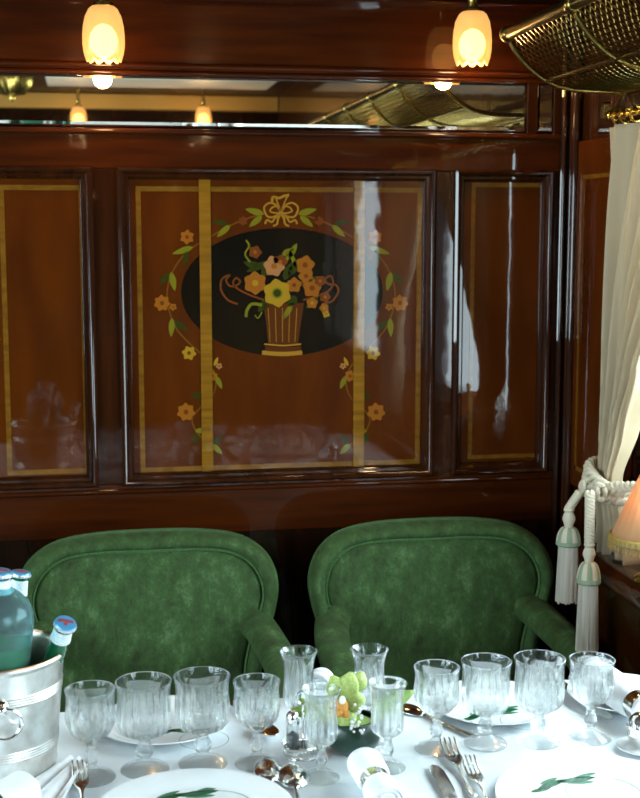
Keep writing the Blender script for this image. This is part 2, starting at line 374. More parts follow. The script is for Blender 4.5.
for side in (0, 1):
    fx = (lambda x: x) if side == 0 else (lambda x: 2*CX-x)
    b.cur = 0
    stem = [(264,214),(252,217),(240,221),(222,230),(203,241),(188,251),(177,264),(170,278),(167,294),(169,310),(176,328),(188,342),(203,356),(213,370),(216,384),(211,398),(200,408),(192,420),(200,436),(214,446)]
    line_px(b, [(fx(x), y) for x, y in stem], 1.5)
    for (x0,y0,x1,y1,w,c) in [(264,214,245,209,6.5,1),(262,216,249,227,6,1),(230,225,217,237,6,1),(228,224,211,221,5,2),(193,247,172,254,6,1),(187,250,184,267,5.5,2),(171,272,175,291,6.5,1),(169,273,160,285,6,2),(172,318,171,337,6,1),(174,321,188,331,6,2),(203,394,191,397,6,2),(216,376,222,389,5,1),(214,366,218,357,3.5,5),(195,431,208,430,5,1),(196,433,195,444,5,2),(212,444,222,454,5.5,1),(213,444,223,435,5,2)]:
        b.cur = c; leaf_px(b, fx(x0), y0, fx(x1), y1, w, .0007)
    for (x,y,r,nn,c) in [(243,221,5,6,4),(187,237,7.5,6,3),(162,303,8.5,7,3),(173,307,4,5,3),(189,353,7.5,6,5),(186,412,9.5,7,3),(219,366,3.5,5,6),(212,376,6,6,3)]:
        flower_px(b, fx(x), y, r, nn, c, 4, rot=x*.3)
b.build('flower_garland', mats, p_mid, smooth=False)
b = MB()
for sgn in (-1, 1):
    line_px(b, [(CX, 213),(CX+sgn*5,205),(CX+sgn*12,203),(CX+sgn*17,208),(CX+sgn*14,216),(CX+sgn*8,217),(CX, 213)], 1.9)
    line_px(b, [(CX, 213),(CX+sgn*3,207),(CX+sgn*8,207),(CX+sgn*11,211),(CX+sgn*6,213),(CX,213)], 1.6)
    line_px(b, [(CX, 214),(CX+sgn*6,218),(CX+sgn*9,222),(CX+sgn*14,220),(CX+sgn*16,224)], 2.0)
    line_px(b, [(CX, 214),(CX+sgn*3,219),(CX+sgn*4,224),(CX+sgn*8,226)], 2.0)
    line_px(b, [(CX, 212),(CX+sgn*5,199),(CX+sgn*7,196)], 1.5)
line_px(b, [(CX-9,203),(CX-8,197),(CX-2,198),(CX+3,196),(CX+8,195)], 2.6)
prism_px(b, [(CX+2.6*cos(k*pi/4), 213+2.6*sin(k*pi/4)) for k in range(8)], .001)
b.build('ribbon_bow', 'm_gd', p_mid, smooth=False)
b = MB(); b.cur = 0
prism_px(b, [(263,303),(304,303),(301,322),(298,344),(268,344),(266,322)], .0006, LIFT)
b.cur = 1
for i in range(5): line_px(b, [(268+i*7.2, 308),(270+i*6.2, 342)], .6, .0008, LIFT)
line_px(b, [(264,344),(283,345.5),(301,344)], 1.6, .0009, LIFT); b.cur = 0
line_px(b, [(265,348.5),(283,349.5),(301,348.5)], 5, .0006, LIFT); b.cur = 1
line_px(b, [(262,352.5),(282,354),(302,352.5)], 4.2, .0009, LIFT)
b.cur = 2
line_px(b, [(264,300),(250,295),(238,289),(233,283),(236,278),(240,281),(237,285),(230,286),(226,280),(230,275),(222,279),(221,290),(228,300),(238,304)], 1.9, .0007, LIFT)
line_px(b, [(303,300),(318,296),(328,291),(333,284),(331,276),(325,279),(328,284),(336,285),(338,292),(332,301),(322,304)], 1.9, .0007, LIFT)
b.build('flower_vase', ['m_va','m_gd','m_rd'], p_mid, smooth=False)
b = MB(); mats = ['m_gr','m_yg','m_or','m_rd','m_ye','m_pk']
for (x0,y0,x1,y1,w,c) in [(262,268,243,262,8,0),(268,262,246,272,7,0),(262,276,272,262,9,0),(300,260,288,276,9,0),(296,296,288,306,9,0),(293,303,282,321,5.5,1),(268,300,258,312,8,0),(300,286,318,276,7,0),(284,280,292,262,8,0),(290,250,286,262,5,1),(282,255,294,249,7,1),(289,258,297,243,6,1),(296,268,290,250,4,1),(318,298,306,308,7,0)]:
    b.cur = c; leaf_px(b, x0, y0, x1, y1, w, .0006, LIFT)
b.cur = 1; line_px(b, [(262,305),(252,304),(247,310),(246,317)], 3, .0008, LIFT); line_px(b, [(246,240),(249,246),(245,254),(250,262)], 1.8, .0008, LIFT)
line_px(b, [(262,312),(258,318),(255,315)], 1.2, .0008, LIFT)
for (x,y,r,nn,co,ci) in [(255,252,7,5,3,2),(305,265,10,5,2,3),(306,276,8,5,2,3),(294,285,8,5,2,3),(274,266,11,6,5,2),(280,262,8,5,3,2),(255,283,12,6,2,4),(312,288,10,5,2,3),(320,281,6,5,3,2),(325,297,6,5,3,2),(312,303,6,5,2,4),(324,308,5,5,2,4),(326,314,4,4,4,2),(272,290,4,5,3,2)]:
    flower_px(b, x, y, r, nn, co, ci, rot=x*.7, lift=LIFT+.0004, wid=.95)
flower_px(b, 277, 293, 14.5, 6, 4, 0, rot=.4, lift=LIFT+.0014, wid=1.0)
b.cur = 1; prism_px(b, [(277+5.5*cos(k*pi/6), 293+5.5*sin(k*pi/6)) for k in range(12)], .0011, LIFT+.0012)
b.cur = 0; prism_px(b, [(277+3*cos(k*pi/6), 293+3*sin(k*pi/6)) for k in range(12)], .0014, LIFT+.0012)
b.build('flower_bouquet', mats, p_mid, smooth=False)
for px, w in ((203.5+1.5, 11.5), (357.8, 11.5)):
    x = PW(px+1, 325).x; hw = w/2/F_PX*YP
    MB().box(x-hw, x+hw, YP-.0034, YP, zB+.018, zT-.018, .0004).build('satinwood_band', 'band', p_mid, smooth=False)

# mirror strip in the partition
def mirror_pane(x0, x1, label):
    root = thing('mirror', label, 'mirror', ((x0+x1)/2, YF, zm0))
    y0 = YF+.002; bw = .0125
    MB().add([(x0+bw*.4,y0,zm0+bw),(x1-bw*.4,y0,zm0+bw),(x1-bw*.4,y0,zm1-bw),(x0+bw*.4,y0,zm1-bw)], [(0,1,2,3)]).box(x0+.001, x1-.001, y0+.008, YW-.001, zm0+.001, zm1-.001).build('glass', 'mirror', root, smooth=False)
    d = bw*math.tan(radians(20)); d2 = bw*math.tan(radians(9))
    MB().add([(x0+bw*.4,y0,zm0+bw),(x1-bw*.4,y0,zm0+bw),(x1,y0+d,zm0),(x0,y0+d,zm0)], [(0,3,2,1)]).build('lower_bevel', 'mirror', root, smooth=False)
    MB().add([(x0+bw*.4,y0,zm1-bw),(x1-bw*.4,y0,zm1-bw),(x1,y0+d2,zm1),(x0,y0+d2,zm1)], [(0,1,2,3)]).build('upper_bevel', 'mirror', root, smooth=False)
    return root
xm = Wx(527, 100); xm2 = Wx(538, 100); xm3 = Wx(554, 105)
mirror_pane(XL+.6, xm, 'long low mirror strip in the dark wood above the inlaid panels')
mirror_pane(xm2, xm3, 'narrow upright mirror pane at the right end of the long mirror strip')
MB().box(xm, xm2, YF-.004, YW, zm0-.004, zm1+.004, .002).build('stile', 'frame', wf, smooth=False)
MB().box(xm3, XR, YF, YW, zm0-.004, zm1+.004, .002).build('stile', 'frame', wf, smooth=False)
MB().box(XL, XL+.6, YF, YW, zm0-.004, zm1+.004, .002).build('stile', 'frame', wf, smooth=False)
# corner post with beads
cp = struct(MB().box(Wx(559,300,2.75), XR, 2.755, YF, 0, ZC, .004).build('trim_2', 'dark', smooth=False))
for px in (559, 566, 576):
    x = onY(px+2, 300, 2.752).x
    MB().tube([(x, 2.754, .1), (x, 2.754, ZC-.01)], .0045, 10).build('bead', 'frame', cp)

# ---- window wall on the right
W1 = (1.22, 2.36, .95, 1.70); W2 = (-.28, .82, .95, 1.70)
def side_wall(name, X0, X1, wins):
    b = MB(); ys = [YB-.06] + [v for w in sorted(wins) for v in w[:2]] + [YW]
    for i in range(0, len(ys), 2): b.box(X0, X1, ys[i], ys[i+1], 0, ZC)
    for w in wins: b.box(X0, X1, w[0], w[1], 0, w[2]); b.box(X0, X1, w[0], w[1], w[3], ZC)
    return struct(b.build(name, 'frame', smooth=False))
wr = side_wall('wall_right', XR, XR+.14, [W1, W2])
LW = [(.6, 1.9, .95, 1.75), (-1.1, .1, .95, 1.75)]
wl = side_wall('wall_left', XL-.14, XL, LW)
def window(n, X, w, s):
    o = MB(); 
    for (y0,y1,z0,z1) in ((w[0],w[1],w[2],w[2]+.03),(w[0],w[1],w[3]-.03,w[3]),(w[0],w[0]+.03,w[2]+.03,w[3]-.03),(w[1]-.03,w[1],w[2]+.03,w[3]-.03)):
        o.box(min(X+s*.04,X+s*.09), max(X+s*.04,X+s*.09), y0, y1, z0, z1, .003)
    fr = struct(o.build('window_%d' % n, 'frame', smooth=False))
    x = X+s*.065
    MB().add([(x,w[0]+.03,w[2]+.03),(x,w[1]-.03,w[2]+.03),(x,w[1]-.03,w[3]-.03),(x,w[0]+.03,w[3]-.03)], [(0,1,2,3)]).build('pane', 'pane', fr, smooth=False)
    return fr
window(1, XR, W1, 1); window(2, XR, W2, 1); window(3, XL, LW[0], -1); window(4, XL, LW[1], -1)
# narrow inlaid panel between corner and curtain
x = XR
pp = MB().box(XR-.010, XR, 2.42, 2.745, .90, 1.66, .003).build('side_panel', 'panel', wr, smooth=False)
b = MB(); y0, y1 = 2.47, 2.705; z0, z1 = .94, 1.585; t = .0006
for (a,c,d,e) in ((y0,y1,z1-.009,z1),(y0,y1,z0,z0+.009),(y1-.009,y1,z0,z1),(y0,y0+.009,z0,z1)): b.box(XR-.010-t, XR-.010, a, c, d, e)
b.build('inlay_border', 'inlay', pp, smooth=False)
for y in (2.735,): MB().tube([(XR-.014, y, .1), (XR-.014, y, ZC-.03)], .009, 12).build('bead', 'frame', wr)

# window ledge with rounded nose and casing below
XS = .965
def ledge_outline(inset):
    pts = [(XR-.001, 1.05), (XS+inset, 1.05)]; cx, cy, r = XS+.06, 2.45, .06
    pts += [(cx-(r-inset)*cos(a), cy+(r-inset)*sin(a)) for a in [k*pi/2/8 for k in range(9)]]
    pts += [(XR-.001, cy+r-inset)]
    return pts
lg = MB(); rings = [(.012,.785),(.003,.788),(.0,.797),(.0,.808),(.004,.815),(.010,.818),(.014,.824),(.022,.827)]
P = [[(x, y, z) for x, y in ledge_outline(i)] for i, z in rings]; n = len(P[0]); vs = [v for r in P for v in r]
lg.add(vs, [(i*n+k, i*n+(k+1) % n, (i+1)*n+(k+1) % n, (i+1)*n+k) for i in range(len(rings)-1) for k in range(n)] + [tuple(range(n)), tuple((len(rings)-1)*n+k for k in range(n-1, -1, -1))])
ledge = struct(lg.build('trim_3', 'frame', angle=50))
b = MB(); P = ledge_outline(.022); b.prism([(x, y, 0) for x, y in P], (0,0,.785)); struct(b.build('trim_4', 'frame', angle=50))

# ================================================================ CURTAIN
ZTIE = .985
def lerp(a, b, t): return a+(b-a)*t
def smooth(t): t = max(0, min(1, t)); return t*t*(3-2*t)
def ip(tab, z):
    for (z0, y0), (z1, y1) in zip(tab, tab[1:]):
        if z <= z1 or (z1, y1) == tab[-1]: return lerp(y0, y1, smooth((z-z0)/(z1-z0)) if z0 < ZTIE+.2 else (z-z0)/(z1-z0))
FAR = [(.82,2.455),(.93,2.435),(ZTIE,2.395),(1.10,2.43),(1.68,2.465)]
NEAR = [(.82,2.30),(.92,2.31),(ZTIE,2.335),(1.08,2.325),(1.22,2.26),(1.36,2.15),(1.50,1.98),(1.58,1.88),(1.68,1.76)]
def curtain_pt(u, v):      # v 0 at the rod, 1 at the hem
    z = lerp(1.668, .832, v); g = smooth(abs(z-ZTIE)/.12)
    yf, yn = ip(FAR, z), ip(NEAR, z); xb = lerp(1.0, 1.022, g); amp = lerp(.010, .019, g)
    y = lerp(yf, yn, u)
    ph = u*2*pi*6.5 + .6*sin(z*6)+1.2*u*u
    x = xb + amp*sin(ph) + .006*sin(ph*2.3+z*5)
    hem = (.014*sin(u*2*pi*1.5+1.0)) if v > .93 else 0
    return (x, y, z+hem*(v-.93)/.07 if v > .93 else z)
cu = MB().grid(curtain_pt, 150, 70)
co = cu.build('curtain', 'curtain'); so = co.modifiers.new('thick', 'SOLIDIFY'); so.thickness = .0015
tag(co, 'heavy cream curtain hanging from the brass rod and gathered by the tasselled cord', 'curtain')
def lace_pt(u, v):
    z = lerp(1.66, .838, v); y = lerp(2.35, 2.12, u); return (XR-.006+.006*sin(u*2*pi*7+z*2), y, z)
lo = MB().grid(lace_pt, 70, 20).build('lace_curtain', 'lace')
tag(lo, 'white patterned lace curtain on the window just right of the cream curtain', 'curtain')
# second curtain at the near side of the window (seen only as a reflection)
def curtain2(u, v):
    z = lerp(1.668, .84, v); s = abs(z-1.05); w = lerp(.10, .18, smooth(s/.4)); w += .12 + .25*smooth((z-1.1)/.6); y = 1.12+w*u; return (1.03+.02*sin(u*2*pi*5), y, z)
o = MB().grid(curtain2, 60, 24).build('curtain', 'curtain'); o.modifiers.new('thick', 'SOLIDIFY').thickness = .0015
tag(o, 'cream curtain seen only as a pale reflection in the inlaid panels', 'curtain')
# rod
rod = thing('curtain_rod', 'brass curtain rod with rings above the cream curtain, below the luggage rack', 'curtain rod', (1.035, 2.55, 1.69))
MB().tube([(1.035, 2.47, 1.69), (1.035, 1.15, 1.69)], .007, 12).build('pole', 'brass', rod)
b = MB().ell((1.035, 2.482, 1.69), .013, .013, .013); b.lathe([(.0001,0),(.011,.001),(.011,.005),(.0001,.006)], 16, (1.035,2.469,1.69), M4=rot_to((0,1,0))); b.build('finial', 'brass', rod)
for y in (2.455, 2.42, 2.37, 2.31, 2.25, 2.18, 2.1, 2.0, 1.9, 1.8, 1.44, 1.36, 1.28, 1.21):
    MB().tube([(1.035+.013*cos(a), y, 1.69-.003+.014*sin(a)) for a in [2*pi*k/20 for k in range(20)]], .0028, 8, closed=True).build('ring', 'brass', rod)
for y in (2.462, 1.17): MB().tube([(XR, y, 1.69), (1.035, y, 1.69)], .005, 8).build('bracket', 'brass', rod)

# tieback with two tassels
tb = thing('curtain_tieback', 'twisted cream cord with two sage and cream tassels holding back the curtain', 'curtain tie', (.965, 2.46, ZTIE))
def twisted(path_fn, n, r, amp, turns, b, ph0=0):
    for s in range(3):
        P = []
        for i in range(n+1):
            t = i/n; p, nx, nz = path_fn(t); a = 2*pi*turns*t+s*2*pi/3+ph0
            P.append(p+nx*(cos(a)*amp)+nz*(sin(a)*amp))
        b.tube(P, r, 7)
def loop(t):
    a = lerp(-.15, 1.12, t)*pi
    c = Vector((1.0, 2.365, ZTIE+.005)); p = c+Vector((-.034*sin(a)-.0, .062*cos(a), .018*cos(a)))
    return p, Vector((-sin(a), cos(a), 0)), Vector((0,0,1))
b = MB(); twisted(loop, 70, .0055, .0075, 5, b)
def loop2(t):
    p, x, z = loop(t); return p+Vector((-.004,0,-.018)), x, z
twisted(loop2, 70, .005, .0065, 6, b, 1)
def up(t):      # cord going on to the wall hook
    p0 = Vector((.985, 2.31, ZTIE-.004)); p1 = Vector((1.055, 2.18, ZTIE+.05)); p = p0.lerp(p1, t)+Vector((0,0,-.012*sin(pi*t))); return p, Vector((1,0,0)), Vector((0,0,1))
twisted(up, 40, .005, .0065, 4, b)
b.build('twisted_cord', 'cord', tb)
def knot(c, s, b):
    for k in range(3):
        P = [Vector(c)+Vector((.6*s*sin(a+k*2.1), s*.5*cos(2*a+k), s*cos(a+k*2.1)))for a in [2*pi*i/24 for i in range(24)]]
        b.tube(P, .0052, 7, closed=True)
for kp, ks in ((onY(587,487,2.37), .016), (onY(600,492,2.31), .014)): b = MB(); knot(kp, ks, b); b.build('knot', 'cord', tb)
def tassel(px, pytop, ya, yb, yc, yd, Y, name):
    # px centre; ya top of bead, yb top of dome, yc bottom of dome, yd fringe end
    Z = lambda y: onY(px, y, Y).z; c = onY(px, (ya+yd)/2, Y); x, y = c.x, c.y
    k = Y/F_PX
    root = thing('tmp', 'x', 'x'); C.objects.unlink(root); bpy.data.objects.remove(root)
    top = onY(px+(12 if name == 'a' else 2), pytop, Y)
    b = MB()
    def fn(t): return Vector((lerp(top.x, x, t), y, lerp(top.z, Z(ya), t))), Vector((1,0,0)), Vector((0,1,0))
    twisted(fn, 50, .0048, .0055, 5, b); tc_ = b.build('tassel_cord', 'cord', tb)
    za, zb, zc, zd = Z(ya), Z(yb), Z(yc), Z(yd)
    b = MB(); b.lathe([(.001,za+.003),(5*k,za+.001),(6*k,za-.004),(4.6*k,za-.008),(6.5*k,lerp(za,zb,.45)),(7*k,lerp(za,zb,.6)),(5*k,lerp(za,zb,.85)),(4.5*k,zb)], 20, (x,y,0)); b.build('tassel_bead', 'cord', tb)
    prof = [(4.5*k,zb)]+[(lerp(5*k, 12.6*k, sin(t*pi/2)), lerp(zb, zc, 1-cos(t*pi/2)*1.0)) for t in [i/8 for i in range(1,8)]]+[(13*k,zc),(11.5*k,zc-.003),(.001,zc-.003)]
    b = MB(); b.lathe(prof, 48, (x,y,0), fn=lambda r,z,a,i: r*(1+.05*abs(sin(a*6))))
    o = b.build('tassel_dome', ['cord','cord_green'], tb)
    for p in o.data.polygons:
        a = math.atan2(p.center.y, p.center.x) ; a = math.atan2(p.center.y+tb.location.y-y, p.center.x+tb.location.x-x)
        if int((a+pi)/(2*pi)*12) % 2 == 0 or p.center.z+tb.location.z < zc+.006: p.material_index = 1
    b = MB()
    nthr = 44
    for i in range(nthr):
        a = 2*pi*i/nthr; r0 = 9.6*k; r1 = 11.5*k*(1+random.uniform(-.05,.07)); dz = random.uniform(-.003,.003)
        b.tube([(x+r0*cos(a), y+r0*sin(a), zc-.001), (x+lerp(r0,r1,.5)*cos(a+.02), y+lerp(r0,r1,.5)*sin(a), (zc+zd)/2), (x+r1*cos(a), y+r1*sin(a), zd+dz)], .0017, 5)
    b.lathe([(8.8*k,zc-.001),(10.4*k,zd+.006),(.001,zd+.006)], 24, (x,y,0)); b.build('tassel_fringe', 'fringe', tb)
tassel(568, 492, 508, 527, 544, 601, 2.37, 'a')
tassel(588, 492, 543, 562, 582, 650, 2.28, 'b')

# ================================================================ LUGGAGE RACK (right wall, above the window)
YE = 2.50
prof_px = [(508,34),(513,46),(520,56),(528,65),(537,73),(547,80),(558,85),(572,88.5),(590,90),(615,91),(640,91)]
prof = [onY(x, y, YE) for x, y in prof_px]; prof = [(p.x, p.z) for p in prof if p.x < XR-.005] ; prof.append((XR-.003, prof[-1][1]))
def prof_at(s):
    L = [0]
    for a, c in zip(prof, prof[1:]): L.append(L[-1]+math.hypot(c[0]-a[0], c[1]-a[1]))
    d = s*L[-1]
    for i in range(len(prof)-1):
        if d <= L[i+1]+1e-9:
            t = (d-L[i])/(L[i+1]-L[i]); return (lerp(prof[i][0],prof[i+1][0],t), lerp(prof[i][1],prof[i+1][1],t)), L[-1]
    return prof[-1], L[-1]
LP = prof_at(1)[1]
rack = thing('luggage_rack', 'brass luggage rack with diamond net hanging on the wall above the curtain', 'luggage rack', (XR, 2.0, prof[-1][1]))
ps = [prof_at(i/16)[0] for i in range(17)]
dY = .345; by = [YE-dY*i for i in range(6)]
MB().tube([(prof[0][0], YE+.004, prof[0][1]), (prof[0][0], by[-1], prof[0][1])], .0115, 16).build('front_rail', 'brass_old', rack)
MB().tube([(XR-.008, YE, prof[-1][1]), (XR-.008, by[-1], prof[-1][1])], .006, 10).build('back_rail', 'brass_old', rack)
q = prof_at(.42)[0]; MB().tube([(q[0]-.001, YE, q[1]-.002), (q[0]-.001, by[-1], q[1]-.002)], .0035, 8).build('lower_rail', 'brass_old', rack)
for y in by:
    MB().tube([(x_, y, z_-.002) for x_, z_ in ps], .0052, 10).build('rack_bracket', 'brass_old', rack)
    MB().ell((prof[0][0], y, prof[0][1]), .0165, .0165, .0165).build('ball_joint', 'brass_old', rack)
b = MB(); step = .022; Ylen = YE-by[-1]; ns = 10
kk = int((Ylen+LP)/step)
for sgn in (1, -1):
    for i in range(kk+1):
        P = []
        for j in range(ns+1):
            s = j/ns; c = i*step - s*LP if sgn > 0 else i*step-LP + s*LP
            yy = YE - c
            if by[-1] <= yy <= YE:
                (x_, z_), _ = prof_at(s); P.append((x_+(.0008*sgn), yy, z_-.0))
        if len(P) > 1: b.tube(P, .0014, 4, cap=False)
b.build('diamond_net', 'brass_old', rack)
# scroll ends under the rack at the wall
for y in by[:4]:
    b = MB(); b.tube([(XR-.006, y, prof[-1][1]-.005), (XR-.02, y, prof[-1][1]-.035), (XR-.045, y, prof[-1][1]-.045), (XR-.05, y, prof[-1][1]-.025), (XR-.035, y, prof[-1][1]-.022)], .004, 8); b.build('wall_scroll', 'brass_old', rack)

# ================================================================ LAMPS
def lamp_proto(name, label, loc, s=1.0, drop=.02, group=None):
    root = thing(name, label, 'lamp', loc, group)       # origin at the centre of the rim of the glass (bottom)
    H, R = .104*s, .0405*s; nf = 10
    def fl(r, z, a, i):
        k = smooth(1-z/H); return r*(1+.035*k*cos(nf*a))
    prof = [(R*.80,0),(R*.93,H*.10),(R*.99,H*.25),(R*1.0,H*.42),(R*.97,H*.6),(R*.88,H*.78),(R*.70,H*.92),(R*.45,H)]
    b = MB(); b.lathe(prof, 80, fn=fl)
    b.v = [(x, y, z + (-.007*s*max(0, 1-z/(H*.1))*abs(cos(nf/2*math.atan2(y, x))))) for x, y, z in b.v]
    o = b.build('glass_shade', 'lampglass', root, world=False); o.modifiers.new('t', 'SOLIDIFY').thickness = .002*s
    MB().ell((0,0,.034*s), .0275*s, .0275*s, .033*s, 20, 14).build('bulb', 'bulb', root, world=False)
    b = MB(); b.lathe([(R*.52,H*.93),(R*.56,H*.97),(R*.50,H*1.03),(R*.30,H*1.06),(R*.24,H*1.20),(R*.30,H*1.24),(R*.18,H*1.3),(R*.18,H*1.3+drop),(.001,H*1.3+drop)], 24); b.build('fitting', 'brass', root, world=False)
    return root
def point(name, loc, e, r=.02, col=(1,.62,.28)):
    l = bpy.data.lights.new(name, 'POINT'); l.energy = e; l.shadow_soft_size = r; l.color = col
    o = bpy.data.objects.new(name, l); C.objects.link(o); o.location = loc; return o
YLP = YW-.125
pa = onY(104, 59, YLP); pb = onY(472, 62, YLP)
zl = (pa.z+pb.z)/2; ztop = zl+.108*1.3; dr = ZC-.235-ztop
lamp1 = lamp_proto('pendant_lamp', 'lit amber tulip glass lamp above the left panel', (pa.x, YLP, pa.z), drop=max(.01, ZC-.233-pa.z-.108*1.3))
lamp2 = dup(lamp1, (pb.x, YLP, pb.z), 'lit amber tulip glass lamp beside the luggage rack'); 
lamp1['group'] = lamp2['group'] = 'tulip glass lamps on the partition'
point('lamp_light', (pa.x, YLP, pa.z-.014), 1.1); point('lamp_light', (pb.x, YLP, pb.z-.014), 1.1)
r1 = lamp_proto('pendant_lamp', 'small pendant lamp seen in the mirror below the left amber lamp', (-.02, -1.35, 1.99), drop=.09, group='pendants seen in the mirror')
r2 = dup(r1, (.62, -1.35, 2.0), 'small pendant lamp seen in the mirror, right of the other reflected pendant')
for x in (-.02, .62): point('lamp_light', (x, -1.35, 1.97), 3)
fan = thing('ceiling_ornament', 'round dark fluted ceiling ornament seen in the left end of the mirror', 'ornament', (-.30, -.42, ZC))
b = MB(); b.lathe([(.002,ZC-.15),(.05,ZC-.145),(.085,ZC-.11),(.095,ZC-.07),(.085,ZC-.03),(.04,ZC-.015),(.04,ZC)], 64, (-.30,-.42,0), fn=lambda r,z,a,i: r*(1+.06*cos(16*a)*(1 if .045 < r else 0)))
b.build('fluted_dome', 'brass_old', fan)
b = MB(); b.ell((-.30,-.42,ZC-.155), .014, .014, .02); b.build('finial', 'brass', fan)

# table lamp on the ledge
tlp = Vector((1.002, 2.30, .827))
c = onY(653, 560, 2.19); tlp.x, tlp.y = c.x, 2.19
tl = thing('table_lamp', 'table lamp with peach shade and gold fringe on the window ledge', 'lamp', tlp)
zs0 = onY(604, 541, 2.19).z; zs1 = zs0+.125; R0 = (653-606)/F_PX*2.19; 
b = MB(); b.lathe([(R0,zs0),(R0*.32,zs1)], 96, (tlp.x,tlp.y,0), fn=lambda r,z,a,i: r*(1+.012*cos(24*a))); o = b.build('lamp_shade', 'shade', tl); o.modifiers.new('t','SOLIDIFY').thickness = .001
b = MB(); b.lathe([(R0*.985,zs0+.009),(R0*1.03,zs0+.006),(R0*1.04,zs0-.004),(R0*1.0,zs0-.006)], 96, (tlp.x,tlp.y,0), fn=lambda r,z,a,i: r*(1+.012*cos(48*a)))
for k in range(60):
    a = 2*pi*k/60; x, y = tlp.x+R0*1.02*cos(a), tlp.y+R0*1.02*sin(a)
    b.tube([(x,y,zs0-.003),(x,y,zs0-.013)], .0013, 5); b.ell((x,y,zs0-.015), .0024,.0024,.0028, 6, 5)
b.build('gold_fringe', 'gold_fringe', tl)
b = MB(); z0 = .827
b.lathe([(.001,z0),(.034,z0),(.034,z0+.006),(.028,z0+.010),(.024,z0+.013),(.001,z0+.014)], 32, (tlp.x,tlp.y,0)); b.build('base', 'brass', tl)
for k in range(6):
    a = 2*pi*k/6; MB().tube([(tlp.x+.015*cos(a), tlp.y+.015*sin(a), z0+.01), (tlp.x+.015*cos(a), tlp.y+.015*sin(a), zs0+.03)], .0048, 10).build('column', 'silver', tl)
b = MB().tube([(tlp.x,tlp.y,z0+.012),(tlp.x,tlp.y,zs1+.012)], .005, 10); b.ell((tlp.x,tlp.y,zs1+.016), .007,.007,.009); b.build('stem', 'brass', tl)
point('lamp_light', (tlp.x, tlp.y, zs0+.06), .25, .015)  # weak warm light added inside the shade, which otherwise only catches daylight

